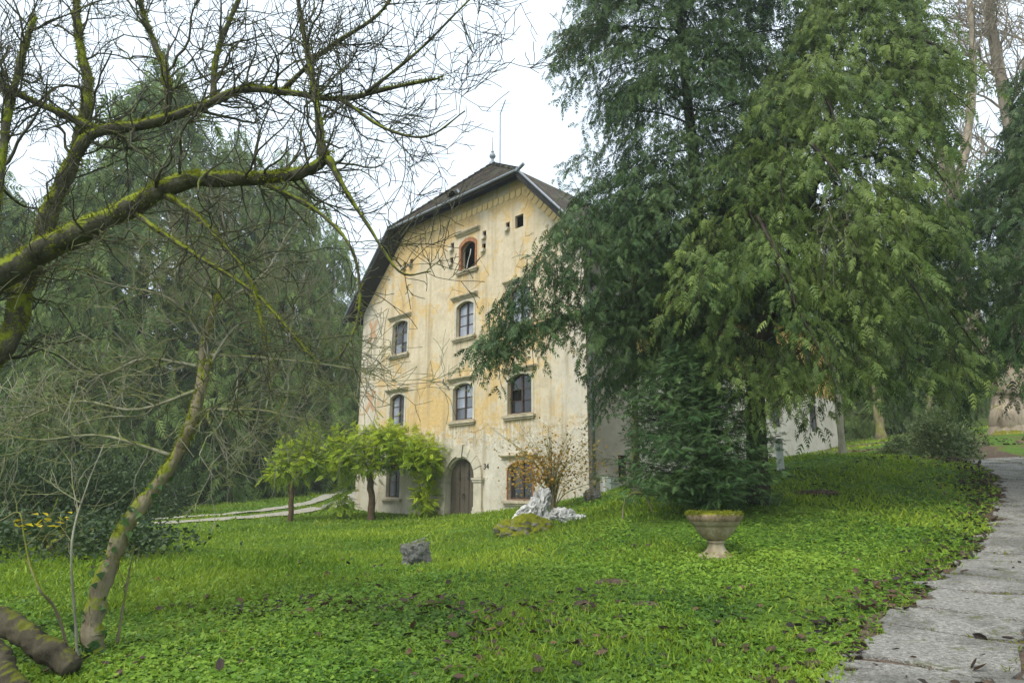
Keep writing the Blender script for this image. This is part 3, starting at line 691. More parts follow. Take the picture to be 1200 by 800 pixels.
# downpipes, meter boxes, window frames on the side wall
for y_, z0 in ((.16, 1.2), (25.15, 3.5)):
    mb = MB(); mb.tube([(UR + .12, y_, z0), (UR + .12, y_, 10.6), (UR + .5, y_, 10.95)], .065, 10); dp = mb.build('downpipe', M['zinc'], house, True)
    for z_ in np.arange(z0 + .7, 10.3, 1.9): mb = MB(); mb.tube([(UR + .12, y_, z_), (UR + .12, y_, z_ + .07)], .085, 10); mb.build('pipe_clip', M['zinc'], dp)
    mb = MB(); mb.box((UR, y_ - .3, z0 - .08), (UR + .45, y_ + .35, z0)); mb.build('drain_stone', M['zinc'], dp)
for y_, wd, m_ in ((.62, .42, 'box'), (1.08, .40, 'boxg')):
    mb = MB(); mb.box((UR, y_, 1.38), (UR + .22, y_ + wd, 2.12)); bxx = mb.build('meter_box', M[m_], house); md = bxx.modifiers.new('b', 'BEVEL'); md.width = .015; md.segments = 2
    mb = MB(); mb.box((UR + .222, y_ + .03, 1.42), (UR + .232, y_ + wd - .03, 2.08)); mb.build('box_lid', M[m_], bxx)
for k, (cy, wd, z0, z1) in enumerate(SW):
    mb = MB(); fw = .06
    for (a0, a1, b0, b1) in ((cy - wd / 2, cy + wd / 2, z0, z0 + fw), (cy - wd / 2, cy + wd / 2, z1 - fw, z1), (cy - wd / 2, cy - wd / 2 + fw, z0 + fw, z1 - fw), (cy + wd / 2 - fw, cy + wd / 2, z0 + fw, z1 - fw), (cy - .03, cy + .03, z0 + fw, z1 - fw)):
        mb.box((UR - .16, a0, b0), (UR - .1, a1, b1))
    wn = mb.build('window', M['frame'], house)
    for a0, a1 in ((cy - wd / 2 + fw, cy - .03), (cy + .03, cy + wd / 2 - fw)):
        zz = np.linspace(z0 + fw, z1 - fw, 3 if z1 - z0 > .8 else 2)
        for za, zb in zip(zz[:-1], zz[1:]):
            mb = MB(); mb.poly([(UR - .13, a0, za), (UR - .13, a1, za), (UR - .13, a1, zb - .02), (UR - .13, a0, zb - .02)]); mb.build('pane', M['pane_mid' if k else 'pane_dark'], wn)
    mb = MB(); mb.poly([(UR - .24, cy - wd / 2, z0), (UR - .24, cy + wd / 2, z0), (UR - .24, cy + wd / 2, z1), (UR - .24, cy - wd / 2, z1)]); mb.build('room_shade', M['dark'], wn)  # interior darkness painted as a near-black sheet
mb = MB(); mb.tube(spline([(-.95, -.02, 6.25), (-1.05, -.25, 6.4), (-.98, -.3, 6.6)], 8), .03, 6); mb.tube([(-1.03, -.28, 6.5), (-.9, -.0, 6.1)], .02, 5); mb.build('cable_bracket', M['zinc'], house)

# ------------------------------------------------------------------ leaf and spray templates
def frond(pairs=8, ang=52, ll=.30, lw=.030, droop=.22, quad=False):
    V, F = [], []
    def leaf(p, d, l, wd):
        p = np.array(p); d = np.array(d) / np.linalg.norm(d); sd = np.array([-d[1], d[0], 0]) * wd; k = len(V)
        V.extend([p - sd * .7, p + sd * .7, p + d * l]); F.append((k, k + 1, k + 2))
    a = math.radians(ang)
    for i in range(pairs):
        x = .06 + .86 * i / pairs; z = -droop * x * x; l = ll * (1 - .6 * x) * (1 + .15 * math.sin(i * 2.3))
        for sgn in (-1, 1):
            leaf((x, 0, z), (math.cos(a), sgn * math.sin(a), -.35), l, lw)
    leaf((.80, 0, -droop * .64), (1, 0, -.5), .26, lw)
    k = len(V); V.extend([np.array((0, -.012, 0)), np.array((0, .012, 0)), np.array((.85, 0, -droop * .72))]); F.append((k, k + 1, k + 2))
    return np.array(V), np.array(F)
FROND = frond(8); FROND_HANG = frond(4, 46, .46, .085, .18); FROND_THIN = frond(4, 36, .46, .085, .34); FROND_FAR = frond(5, 50, .40, .075, .2); FROND_FIR = frond(6, 55, .34, .065, .08)
LEAF = (np.array([(0, 0, 0), (.45, .36, .10), (.45, -.36, .10), (1, 0, -.06)]), np.array([(0, 2, 3), (0, 3, 1)]))
IVY = (np.array([(0, 0, 0), (.1, .5, .05), (.45, .32, .06), (1, 0, -.06), (.45, -.32, .06), (.1, -.5, .05)]), np.array([(0, 3, 2), (0, 2, 1), (0, 4, 3), (0, 5, 4)]))
BLADE = (np.array([(0, .05, 0), (0, -.05, 0), (.55, .035, .06), (.55, -.035, .06), (1, 0, .22)]), np.array([(0, 1, 3), (0, 3, 2), (2, 3, 4)]))
def _pinnate():
    V, F = [], []
    for i in range(5):
        x = .15 + .17 * i
        for sgn in (-1, 1):
            k = len(V); d = np.array((.5, sgn * .86, -.25)); p = np.array((x, 0, -.12 * x)); l = .42 * (1 - .35 * x); sd = np.array((.86, -sgn * .5, 0)) * .085
            V += [p, p + d * l * .5 + sd, p + d * l * .5 - sd, p + d * l]; F += [(k, k + 1, k + 3), (k, k + 3, k + 2)]
    k = len(V); V += [np.array(q) for q in ((.9, 0, -.1), (1.1, .09, -.14), (1.1, -.09, -.14), (1.4, 0, -.2))]; F += [(k, k + 1, k + 3), (k, k + 3, k + 2)]
    return np.array(V), np.array(F)
PINN = _pinnate()
def _trefoil():
    V, F = [], []
    for a in (0, 2.1, -2.1):
        c, s = math.cos(a), math.sin(a); k = len(V)
        for x, y, z in ((0, 0, 0), (.5, .36, .12), (.5, -.36, .12), (1, 0, 0)): V.append((x * c - y * s, x * s + y * c, z))
        F += [(k, k + 2, k + 3), (k, k + 3, k + 1)]
    return np.array(V), np.array(F)
TREF = _trefoil()

# ------------------------------------------------------------------ conifers
def grow(mb, rng, p, d, L, r, lev, par, tips=None):
    """zig-zag bare branch with side twigs; returns nothing, adds tubes"""
    n = max(3, int(L / par['seg'])); P = [np.array(p, float)]; D = nrm(np.array(d, float)); st = L / n
    dirs = [D]
    for i in range(n):
        D = nrm(D + rng.normal(0, par['wander'], 3) + np.array(par['pull']) * st); P.append(P[-1] + D * st); dirs.append(D)
    P = np.array(P); R = np.linspace(r, max(par['rmin'], r * .35), n + 1)
    mb.tube(P, R, 5 if r > .02 else (4 if r > .011 else 3), rng.random(), cap=False)
    if lev <= 0: return
    k = max(1, int(L * par['dens'])); 
    for _ in range(k):
        i = int(rng.uniform(.12, 1) * n); dd = dirs[min(i, n)]
        sd = nrm(np.cross(dd, rng.normal(size=3))); ang = rng.uniform(.5, 1.1)
        nd = dd * math.cos(ang) + sd * math.sin(ang) + np.array(par['bias'])
        l2 = L * rng.uniform(.28, .6) if lev > 1 else rng.uniform(*par['twig'])
        grow(mb, rng, P[i], nd, l2, max(par['rmin'], R[i] * rng.uniform(.45, .7)), lev - 1, par)
UP = np.array([0, 0, 1.0])
def conifer(rng, trunk, trad, limbs, lat_gap=.16, spray_gap=.13, spray=.45, lat_max=1.2, hang=.6, tmpl=FROND, t0=.22, limb_r=.05, up_sprays=0.0, fill=0):
    """trunk polyline + limbs [(start, end, bow)] -> (wood MB, crown MB)"""
    wood, crown = MB(), MB()
    wood.tube(trunk, trad, 10)
    for p0, p1, bow in limbs:
        p0 = np.asarray(p0, float); p1 = np.asarray(p1, float); L = np.linalg.norm(p1 - p0); n = 9; t = np.linspace(0, 1, n)[:, None]
        side0 = nrm(np.cross(p1 - p0, UP))
        P = p0 + (p1 - p0) * t + UP * bow * 4 * t * (1 - t) + side0 * (L * .05 * np.sin(t * 5 + rng.uniform(0, 6)) * t)
        wood.tube(P, np.linspace(limb_r * (.6 + .08 * L) if L > 2.4 else min(limb_r, .013), .006, n), 5 if L > 2.4 else 3, cap=False)
        m = max(4, int(L * (1 - t0) / lat_gap)); tt = np.clip(np.linspace(t0, 1, m) + rng.normal(0, .01, m), 0, 1)
        base = np.stack([np.interp(tt, t[:, 0], P[:, q]) for q in range(3)], -1)
        T = nrm(np.stack([np.interp(tt, t[:, 0], np.gradient(P[:, q])) for q in range(3)], -1))
        sd = np.where(np.arange(m) % 2, 1.0, -1.0); ang = rng.uniform(.5, 1.25, m)
        S = nrm(np.cross(T, UP)); ld = nrm(T * np.cos(ang)[:, None] + S * (np.sin(ang) * sd)[:, None] + UP * rng.normal(0, .22, m)[:, None])
        ll = np.minimum(lat_max, .22 + .55 * L * (1 - tt) * .8 + .25 * lat_max * rng.random(m)) * rng.uniform(.6, 1.15, m)
        ns = max(2, int(lat_max * 1.15 / spray_gap)); s_ = (np.arange(ns) + .3) * spray_gap
        sg = s_[None] + rng.uniform(-.04, .04, (m, ns)); ok = sg < ll[:, None]
        dr = hang * .35
        PP = base[:, None] + ld[:, None] * sg[..., None] - UP * (dr * sg ** 2)[..., None]
        DD = ld[:, None] - UP * (2 * dr * sg)[..., None] + np.zeros_like(PP)
        PP, DD = PP[ok], nrm(DD[ok]); N = len(PP)
        if N == 0: continue
        rs = rng.normal(0, .5, (N, 3)); rs[:, 2] *= .5
        X = nrm(DD * .8 + rs - UP * (hang * rng.uniform(.4, 1.3, N))[:, None] + UP * (up_sprays * rng.random(N))[:, None])
        Z = nrm(UP * .8 + rng.normal(0, .45, (N, 3)) + DD * .3)
        tn = np.clip(rng.normal(.42, .22, N) + .18 * (rng.random() - .5), 0, 1)
        h_ = rng.random(N) < .5; PP = PP + rng.normal(0, .03, (N, 3)); sz_ = spray * rng.uniform(.5, 1.35, N) * rng.uniform(.85, 1.15)
        for sel, tm_ in ((h_, tmpl), (~h_, FROND_THIN if tmpl is FROND_HANG else tmpl)): crown.scatter(tm_, PP[sel], X[sel], Z[sel], sz_[sel], 1.0, tn[sel])
    return wood, crown

def env_limbs(rng, trunk, env, n, z0, z1, rise, bow, azw=None, jit=.3):
    """limbs from the trunk to an uneven envelope: env(z, az) -> reach"""
    T = np.asarray(trunk, float); out = []
    for i in range(n):
        z = z0 + (z1 - z0) * ((i + rng.random()) / n); az = (i * 2.39996 + rng.normal(0, .3)) % (2 * math.pi)
        if azw is not None:
            for _ in range(6):
                if rng.random() < azw(az): break
                az = rng.uniform(0, 2 * math.pi)
        p = np.array([np.interp(z, T[:, 2], T[:, 0]), np.interp(z, T[:, 2], T[:, 1]), z])
        r = env(z, az) * rng.uniform(1 - jit, 1.08)
        if r < .25: continue
        e = p + np.array([math.cos(az) * r, math.sin(az) * r, rise * r * rng.uniform(.5, 1.4)])
        out.append((p, e, bow * r * rng.uniform(.5, 1.3)))
    return out
def boughs(rng, trunk, env, n, z0, z1, inner=.5, drop=.55, length=(1.0, 1.9), azw=None):
    """short drooping boughs that shingle the outside of the crown"""
    T = np.asarray(trunk, float); out = []
    for i in range(n):
        z = rng.uniform(z0, z1); az = rng.uniform(0, 2 * math.pi)
        if azw is not None:
            for _ in range(6):
                if rng.random() < azw(az): break
                az = rng.uniform(0, 2 * math.pi)
        c = np.array([np.interp(z, T[:, 2], T[:, 0]), np.interp(z, T[:, 2], T[:, 1]), z]); r = env(z, az)
        r0 = r * rng.uniform(inner, .92); L = rng.uniform(*length) * min(1, .35 + r * .3)
        az2 = az + rng.normal(0, .5); d = np.array([math.cos(az2), math.sin(az2), 0])
        p0 = c + np.array([math.cos(az) * r0, math.sin(az) * r0, 0]); dr = drop * rng.uniform(.3, 1.4)
        p1 = p0 + d * L * .75 - UP * L * dr
        out.append((p0, p1, .12 * L))
    return out
def facing(cx, cy):
    a0 = math.atan2(-cy, -cx)
    return lambda az: .14 + .86 * (.5 + .5 * math.cos(az - a0)) ** .7

# big yew in front of the house's right corner
def plant_tree(name, label, wood, crown, bark, leaf, base, cat='tree', group=None, smooth=True):
    e = empty(name, base, 0, label, cat, group); b = np.array(base, float)
    for mb_ in (wood, crown):
        if mb_: mb_.v = [v - b if len(v) else v for v in mb_.v]
    if wood: wood.build('trunk', bark, e, smooth)
    if crown: crown.build('crown', leaf, e)
    return e
rng = np.random.default_rng(11)
bA = ground_pt(832, 588, 18.0); bA[2] -= .1
tr = np.array([bA, bA + (.05, .1, 4), bA + (.15, .0, 9), bA + (.0, .1, 15), bA + (.0, 0, 22)])
tr = spline(tr, 24)
def envA(z, az):
    h = z - bA[2]
    r = np.interp(h, [0, 2, 4, 6.5, 9, 12, 15, 18, 22], [1.0, 1.4, 2.3, 2.7, 2.8, 3.1, 3.0, 2.6, .6])
    if h > 12: r *= 1 - .22 * max(0, math.cos(az)) * min(1, (h - 12) / 3)
    return r * (1 + .16 * math.sin(3 * az + z * 1.1) + .10 * math.sin(5 * az - z * 2.3))
limbs = env_limbs(rng, tr, envA, 145, bA[2] + 3.3, bA[2] + 21.5, -.05, .10, facing(bA[0], bA[1]))
limbs += boughs(rng, tr, envA, 560, bA[2] + 8, bA[2] + 21, .40, .75, (1.0, 2.0), facing(bA[0], bA[1]))
limbs += boughs(rng, tr, envA, 320, bA[2] + 3.5, bA[2] + 9, .35, .75, (1.0, 2.0), lambda az: .12 + .88 * (.5 + .5 * math.cos(az + 2.25)))
# long arms reaching left in front of the wall
def P3(px, py, D): return at(px, py, D)
arms = [((800, 365, 17.8), (612, 385, 15.6), .25), ((780, 345, 17.8), (640, 330, 16.0), .3), ((790, 330, 17.8), (668, 208, 16.8), -.5), ((700, 366, 16.6), (575, 412, 15.6), .25),
        ((770, 300, 17.8), (640, 275, 16.2), .25), ((760, 260, 17.8), (685, 232, 16.6), -.2), ((690, 345, 16.5), (622, 300, 15.9), .1), ((700, 372, 16.5), (655, 378, 15.7), .15),
        ((790, 400, 17.8), (700, 380, 16.0), .15), ((800, 300, 17.8), (700, 300, 16.4), .25), ((660, 372, 16.2), (560, 402, 15.4), .15), ((790, 440, 17.6), (715, 420, 16.2), .15)]
for _ in range(84):
    px = rng.uniform(562, 705); top = np.interp(px, [560, 600, 640, 668, 705], [388, 325, 275, 225, 240]); py = rng.uniform(top, min(405, top + 140)); D_ = rng.uniform(15.3, 16.4)
    arms.append(((px, py, D_), (px - rng.uniform(-6, 26), py + rng.uniform(18, 52), D_ - .3), .12))
limbs += [(P3(*a), P3(*b), bw) for a, b, bw in arms]
wd2, cr = conifer(rng, tr, np.interp(np.arange(24), [0, 3, 23], [.34, .26, .04]), limbs, .125, .10, .27, .85, .6, FROND_HANG, .2, .045)
plant_tree('yew_tree', 'tall dark yew tree with an arm reaching in front of the house wall', wd2, cr, M['bark_dark'], M['yew'], bA)

# second yew: paler, wider, leaning right over the lawn
rng = np.random.default_rng(23)
bB = ground_pt(888, 575, 16.2); bB[2] -= .1
tr = spline(np.array([bB, P3(886, 480, 16.0), P3(890, 400, 15.8), P3(945, 250, 15.6), P3(985, 60, 15.8), P3(995, -60, 16)]), 24)
def envB(z, az):
    h = z - bB[2]
    r = np.interp(h, [2, 3.2, 5, 7, 9, 11, 13, 15, 17.5], [1.0, 2.0, 2.6, 2.5, 2.1, 1.65, 1.15, .75, .3])
    k = 1.0 + .02 * math.cos(az) + (.10 if math.sin(az) < 0 else 0)
    return r * k * (1 + .15 * math.sin(3 * az + z * 1.4) + .1 * math.sin(6 * az - z * 2))
limbs = env_limbs(rng, tr, envB, 120, bB[2] + 4.4, tr[-1][2] - .4, -.10, .12, facing(bB[0], bB[1]))
limbs += boughs(rng, tr, envB, 420, bB[2] + 4.9, tr[-1][2] - .6, .45, .95, (1.1, 2.3), facing(bB[0], bB[1]))
arms = [((888, 455, 15.9), (1010, 362, 14.2), .1), ((888, 440, 15.9), (985, 428, 14.3), .25), ((890, 400, 15.8), (1060, 400, 14.5), .5), ((890, 380, 15.8), (1110, 375, 15.0), .6), ((900, 330, 15.8), (1135, 350, 15.3), .7),
        ((990, 376, 14.4), (1095, 440, 14.2), .35), ((980, 383, 14.5), (1050, 455, 14.0), .3), ((975, 388, 14.5), (1005, 455, 13.8), .25), ((960, 430, 14.6), (930, 470, 14.0), .2), ((890, 420, 15.9), (915, 455, 14.2), .2)]
for _ in range(30):
    px = rng.uniform(852, 965); py = rng.uniform(385, 455); D_ = rng.uniform(14.2, 15.4)
    arms.append(((px, py, D_), (px + rng.uniform(-18, 18), py + rng.uniform(24, 55), D_ - .3), .12))
for _ in range(44):
    px = rng.uniform(905, 1125); py = rng.uniform(388, 440) - (12 if px > 1060 else 0); D_ = rng.uniform(13.6, 14.8)
    arms.append(((px, py, D_), (px + rng.uniform(-22, 26), py + rng.uniform(22, 52), D_ - .3), .12))
limbs += [(P3(*a), P3(*b), bw) for a, b, bw in arms]
wd2, cr = conifer(rng, tr, np.interp(np.arange(24), [0, 3, 23], [.30, .24, .03]), limbs, .135, .105, .28, .95, .75, FROND_HANG, .25, .06)
dead = MB(); PT = dict(seg=.14, wander=.22, pull=(0, 0, -.5), rmin=.006, dens=3.5, bias=(0, 0, -.2), twig=(.2, .5))
for _ in range(60):
    p = P3(rng.uniform(960, 1075), rng.uniform(200, 300), rng.uniform(12.9, 13.9)); grow(dead, rng, p, (rng.normal(0, .5), rng.normal(0, .3), -.5), rng.uniform(.5, 1.3), .009, 1, PT)
dead.v = [v - bB if len(v) else v for v in dead.v]
yB = plant_tree('yew_tree', 'paler wide yew tree whose low dark limb hangs over the rising lawn', wd2, cr, M['bark_dark'], M['yew_light'], bB)
tag(dead.build('dead_twigs', M['bark_pale'], yB, True), kind='stuff')

# hemlock leaning in from the right edge
rng = np.random.default_rng(31)
bC = np.array([15.6, 16.6, 0]); bC[2] = H(bC[0], bC[1]) - .1
tr = spline(np.array([bC, bC + (-.1, 0, 5), bC + (0, .1, 10), bC + (.1, 0, 14)]), 16)
def envC(z, az):
    h = z - bC[2]; r = np.interp(h, [2.2, 3, 5, 7, 9, 11, 13.5], [3.0, 4.8, 5.2, 4.3, 2.5, 1.1, .3])
    return r * (1 + .18 * math.sin(3 * az + z * 1.3) + .1 * math.sin(5 * az - z * 2))
limbs = env_limbs(rng, tr, envC, 70, bC[2] + 3.2, bC[2] + 13.6, -.12, .12, lambda az: .15 + .85 * (.5 + .5 * math.cos(az - math.pi * 1.08)))
limbs += boughs(rng, tr, envC, 330, bC[2] + 2.8, bC[2] + 12, .5, .8, (1.0, 2.2), lambda az: .1 + .9 * (.5 + .5 * math.cos(az - math.pi * 1.08)))
arms = [((1300, 360, 16.5), (1120, 400, 15.0), .4), ((1300, 330, 16.5), (1085, 345, 15.6), .5), ((1290, 300, 16.5), (1130, 330, 15), .3), ((1290, 390, 16.4), (1160, 420, 14.6), .3)]
limbs += [(P3(*a), P3(*b), bw) for a, b, bw in arms]
wd2, cr = conifer(rng, tr, np.linspace(.3, .04, 16), limbs, .15, .12, .30, 1.0, .65, FROND_HANG, .2, .025)
plant_tree('hemlock_tree', 'green hemlock reaching into the picture from the right edge above the driveway', wd2, cr, M['bark_dark'], M['yew'], bC)

# young fir at the foot of the yews
rng = np.random.default_rng(37)
bD = ground_pt(818, 590, 15.6); bD[2] -= .05
tr = np.linspace(bD, bD + (.1, .1, 3.9), 8)
limbs = env_limbs(rng, tr, lambda z, az: np.interp(z - bD[2], [0, .5, 1.2, 2.0, 2.9, 3.9], [1.8, 1.9, 1.8, 1.55, 1.15, .4]) * (1 + .15 * math.sin(3 * az + z * 3)), 230, bD[2] + .15, bD[2] + 3.8, .18, .03, facing(bD[0], bD[1]))
wd2, cr = conifer(rng, tr, np.linspace(.07, .02, 8), limbs, .10, .10, .21, .5, .3, FROND_FIR, .12, .02, .15)
plant_tree('young_fir', 'low bushy young fir growing at the foot of the two yews', wd2, cr, M['bark_dark'], M['spruce'], bD)
# young fir's ivy-wrapped neighbour trunk by the meter boxes
rng = np.random.default_rng(38)
b_ = ground_pt(746, 588, 21.5); mb = MB(); mb.tube(spline([b_ - (0, 0, .2), b_ + (.03, 0, 1.4), b_ + (.1, .1, 3.2), b_ + (.2, .1, 6.5)], 14), np.linspace(.17, .06, 14), 8)
cr = MB(); n = 900; t = rng.random(n); P = b_ + np.c_[.05 * t + rng.normal(0, .16, n), rng.normal(0, .16, n), t * 6]
cr.scatter(IVY, P, rng.normal(0, 1, (n, 3)), nrm(P - b_ - np.c_[t * 0, t * 0, t * 6] + (0, -.2, .2)), rng.uniform(.07, .13, n), 1, rng.random(n))
plant_tree('ivy_clad_tree', 'slim ivy-wrapped tree trunk beside the meter boxes', mb, cr, M['bark_small'], M['darkbush'], b_)

# far conifers: two shapes, copied
def far_conifer(seed, hgt, rad, lean=0.0, hang=1.0, n=120):
    rng = np.random.default_rng(seed); tr = np.linspace((0, 0, -.3), (lean, 0, hgt), 14)
    def env(z, az):
        t = z / hgt; r = rad * np.interp(t, [0, .05, .15, .35, .6, .85, 1], [.75, .95, 1.0, .93, .66, .30, .05])
        return r * (1 + .26 * math.sin(3 * az + z * .7) + .18 * math.sin(5 * az - z * 1.3))
    limbs = env_limbs(rng, tr, env, n, hgt * .05, hgt * .985, -.12, .10, lambda az: .22 + .78 * (.5 + .5 * math.cos(az + math.pi / 2)))
    limbs += boughs(rng, tr, env, 245, hgt * .04, hgt * .93, .35, .9, (2.0, 4.2), lambda az: .15 + .85 * (.5 + .5 * math.cos(az + math.pi / 2)))
    w_, c_ = conifer(rng, tr, np.linspace(.42, .05, 14), limbs, .34, .30, .85, 2.2, hang, FROND_FAR, .12, .06)
    return w_.mesh('trunk', True), c_.mesh('crown')
FARM = [far_conifer(51, 26, 3.3, .3, 1.2), far_conifer(52, 23, 3.7, -.3, .9, 110)]
print('far tris', [len(c.polygons) for w_, c in FARM])
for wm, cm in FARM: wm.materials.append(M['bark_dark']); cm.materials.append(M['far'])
FAR = [  # px, py(base), D, variant, scale, rot, label
    (30, 592, 36, 0, .78, .2, 'nearest tall conifer at the left edge behind the bare branches'),
    (140, 588, 43, 1, 1.42, -.2, 'tallest drooping conifer, behind the mossy limb on the left'),
    (232, 582, 46, 0, 1.08, .3, 'drooping conifer right behind the curved thin tree'),
    (312, 580, 50, 1, 1.20, .0, 'broad drooping conifer behind the gravel tracks'),
    (372, 574, 56, 0, .90, -.3, 'slender conifer standing behind the vine arbour'),
    (425, 570, 62, 1, .82, .25, 'shorter conifer half hidden by the left edge of the house'),
    (90, 590, 52, 0, .92, .1, 'hazy conifer left of the tallest one'),
    (275, 582, 60, 1, 1.0, 1.1, 'hazy conifer showing between the two drooping ones by the tracks'),
    (-60, 590, 42, 1, 1.0, .2, 'conifer mostly beyond the left edge of the picture'),
    (1040, 505, 50, 1, .72, .1, 'dark conifer far behind the round bush on the right'),
    (1120, 495, 54, 0, .72, -.2, 'far conifer left of the big pale plane trunk'),
    (1225, 490, 52, 1, .70, .3, 'far conifer at the right edge behind the plane tree'),
    (990, 512, 60, 0, .62, .0, 'far conifer behind the end of the house'),
    (1085, 500, 66, 1, .80, .7, 'farthest conifer on the right, between two nearer ones')]
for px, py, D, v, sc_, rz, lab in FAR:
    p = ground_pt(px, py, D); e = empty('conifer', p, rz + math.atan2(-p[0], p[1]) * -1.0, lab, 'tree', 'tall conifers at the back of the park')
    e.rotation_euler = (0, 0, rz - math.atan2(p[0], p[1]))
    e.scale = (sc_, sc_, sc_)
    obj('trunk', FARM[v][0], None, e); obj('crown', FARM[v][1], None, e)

# wooded hillside fading in the mist
rng = np.random.default_rng(60)
mb = MB(); n = 900
X = rng.uniform(-185, 185, n); Y = rng.uniform(85, 185, n); Z = H(X, Y)
for x, y, z in zip(X, Y, Z):
    h = rng.uniform(9, 16); k = 7; a = rng.uniform(0, 6.28) + np.arange(k) * 2 * math.pi / k
    for t0_, t1_, r_ in ((.05, .5, 2.6), (.3, .75, 2.0), (.55, 1.0, 1.3)):
        rr = r_ * rng.uniform(.7, 1.2, k); V = np.c_[x + rr * np.cos(a), y + rr * np.sin(a), np.full(k, z + h * t0_) + rng.normal(0, .4, k)]
        mb.add(np.vstack([V, [(x, y, z + h * t1_)]]), [(i, (i + 1) % k, k) for i in range(k)], rng.random())
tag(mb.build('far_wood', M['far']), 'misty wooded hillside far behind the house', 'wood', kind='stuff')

# ------------------------------------------------------------------ bare trees
def limb(mb, pts, radii, n=None, sides=9, wave=.14):
    pts = np.array(pts, float); n = n or max(8, len(pts) * 5); C = spline(pts, n)
    R = np.interp(np.linspace(0, 1, n), np.linspace(0, 1, len(radii)), radii)
    C = C + (fbm(C * 3.0 + 7, 3, 3)[:, None] - .5) * R[:, None] * .8
    mb.tube(C, R * (1 + wave * np.sin(np.arange(n) * 1.7)), sides, .5); return C, R
def along(mb, rng, C, R, k, par, lev, Lr, f0=.1, rmul=.45):
    T = nrm(np.gradient(C, axis=0))
    for _ in range(k):
        i = int(rng.uniform(f0, 1) * (len(C) - 1)); sd = nrm(np.cross(T[i], rng.normal(size=3))); ang = rng.uniform(.6, 1.3)
        d = T[i] * math.cos(ang) + sd * math.sin(ang) + np.array(par['bias'])
        grow(mb, rng, C[i], d, rng.uniform(*Lr), min(par.get('rmax', 9), max(par['rmin'], R[i] * rmul * rng.uniform(.6, 1))), lev, par)
def moss_on(mb, rng, C, R, n, size=(.02, .05), upper=.3):
    T = nrm(np.gradient(C, axis=0)); i = rng.integers(0, len(C), n); a = rng.normal(0, 1, (n, 3)); a = nrm(a - (a * T[i]).sum(-1, keepdims=True) * T[i]); a[:, 2] += upper; a = nrm(a)
    clump = fbm(C[i] * 4.0, 3, 9); ok = clump + .25 * a[:, 2] > .45
    i, a = i[ok], a[ok]; m = len(i)
    P = C[i] + a * R[i][:, None] * .92 + T[i] * rng.normal(0, .05, m)[:, None]
    mb.scatter(BLADE, P, nrm(a + rng.normal(0, .6, (m, 3))), rng.normal(0, 1, (m, 3)), rng.uniform(*size, m), 3.2, np.clip(rng.normal(.5, .25, m) + .25 * a[:, 2], 0, 1))

# old mossy magnolia whose limbs cross the upper left
rng = np.random.default_rng(71)
woodm, twm, mossm = MB(), MB(), MB()
PB = dict(seg=.11, wander=.25, pull=(.02, .0, .2), rmin=.0038, rmax=.014, dens=5.5, bias=(.10, 0, .22), twig=(.14, .42))
D1 = 6.6
def pts(*q): return [P3(x, y, d) for x, y, d in q]
mains = []
base_m = np.array([-6.6, 6.8, 0]); base_m[2] = H(base_m[0], base_m[1])
# trunk stands outside the left edge; two great limbs come in
C, R = limb(woodm, [base_m - (0, 0, .2), base_m + (.25, -.1, .8), P3(-70, 520, 6.9), P3(-40, 450, 6.9)], [.30, .24, .20, .17]); mains.append((C, R, 0))
C1, R1 = limb(woodm, pts((-45, 455, 6.9), (-40, 370, 6.8), (0, 325, 6.7), (60, 288, 6.6), (140, 250, 6.5), (215, 213, 6.4), (300, 209, 6.3), (352, 203, 6.25), (384, 186, 6.2)), [.14, .135, .128, .118, .105, .085, .068, .058, .045]); mains.append((C1, R1, 700))
C2, R2 = limb(woodm, pts((-40, 455, 6.9), (5, 400, 7.0), (35, 325, 7.1), (62, 240, 7.1), (92, 170, 7.1), (103, 110, 7.1), (92, 40, 7.2), (86, -40, 7.2)), [.13, .115, .10, .088, .072, .055, .045, .034]); mains.append((C2, R2, 500))
C3, R3 = limb(woodm, pts((68, 222, 7.1), (105, 160, 7.0), (170, 146, 6.9), (235, 126, 6.8), (285, 105, 6.8), (335, 108, 6.7), (400, 116, 6.6), (455, 104, 6.5), (515, 92, 6.4)), [.07, .062, .06, .05, .044, .038, .03, .022, .012]); mains.append((C3, R3, 260))
C4, R4 = limb(woodm, pts((196, 134, 6.85), (198, 100, 6.8), (182, 55, 6.8), (166, 10, 6.8), (160, -30, 6.8)), [.045, .04, .034, .03, .024]); mains.append((C4, R4, 120))
C5, R5 = limb(woodm, pts((112, 150, 7.0), (60, 128, 7.0), (20, 110, 7.1), (-20, 85, 7.1)), [.05, .04, .035, .03]); mains.append((C5, R5, 80))
C6, R6 = limb(woodm, pts((250, 118, 6.8), (255, 60, 6.8), (280, 0, 6.8), (300, -40, 6.8)), [.036, .03, .024, .018]); mains.append((C6, R6, 60))
C7, R7 = limb(woodm, pts((380, 188, 6.2), (372, 130, 6.2), (360, 60, 6.3), (345, -20, 6.3)), [.05, .036, .028, .02]); mains.append((C7, R7, 60))
C8, R8 = limb(woodm, pts((384, 186, 6.2), (400, 215, 6.15), (430, 262, 6.1), (468, 318, 6.05), (505, 318, 6.0)), [.045, .026, .018, .012, .006]); mains.append((C8, R8, 0))
C9, R9 = limb(woodm, pts((190, 225, 6.45), (240, 262, 6.3), (290, 325, 6.2), (312, 400, 6.1)), [.04, .026, .018, .010]); mains.append((C9, R9, 60))
C10, R10 = limb(woodm, pts((330, 108, 6.7), (380, 60, 6.6), (440, 20, 6.5), (470, -20, 6.5)), [.03, .024, .018, .014]); mains.append((C10, R10, 30))
C11, R11 = limb(woodm, pts((-30, 390, 6.8), (-5, 250, 6.9), (10, 130, 6.9), (40, 20, 6.9)), [.07, .05, .04, .03]); mains.append((C11, R11, 150))
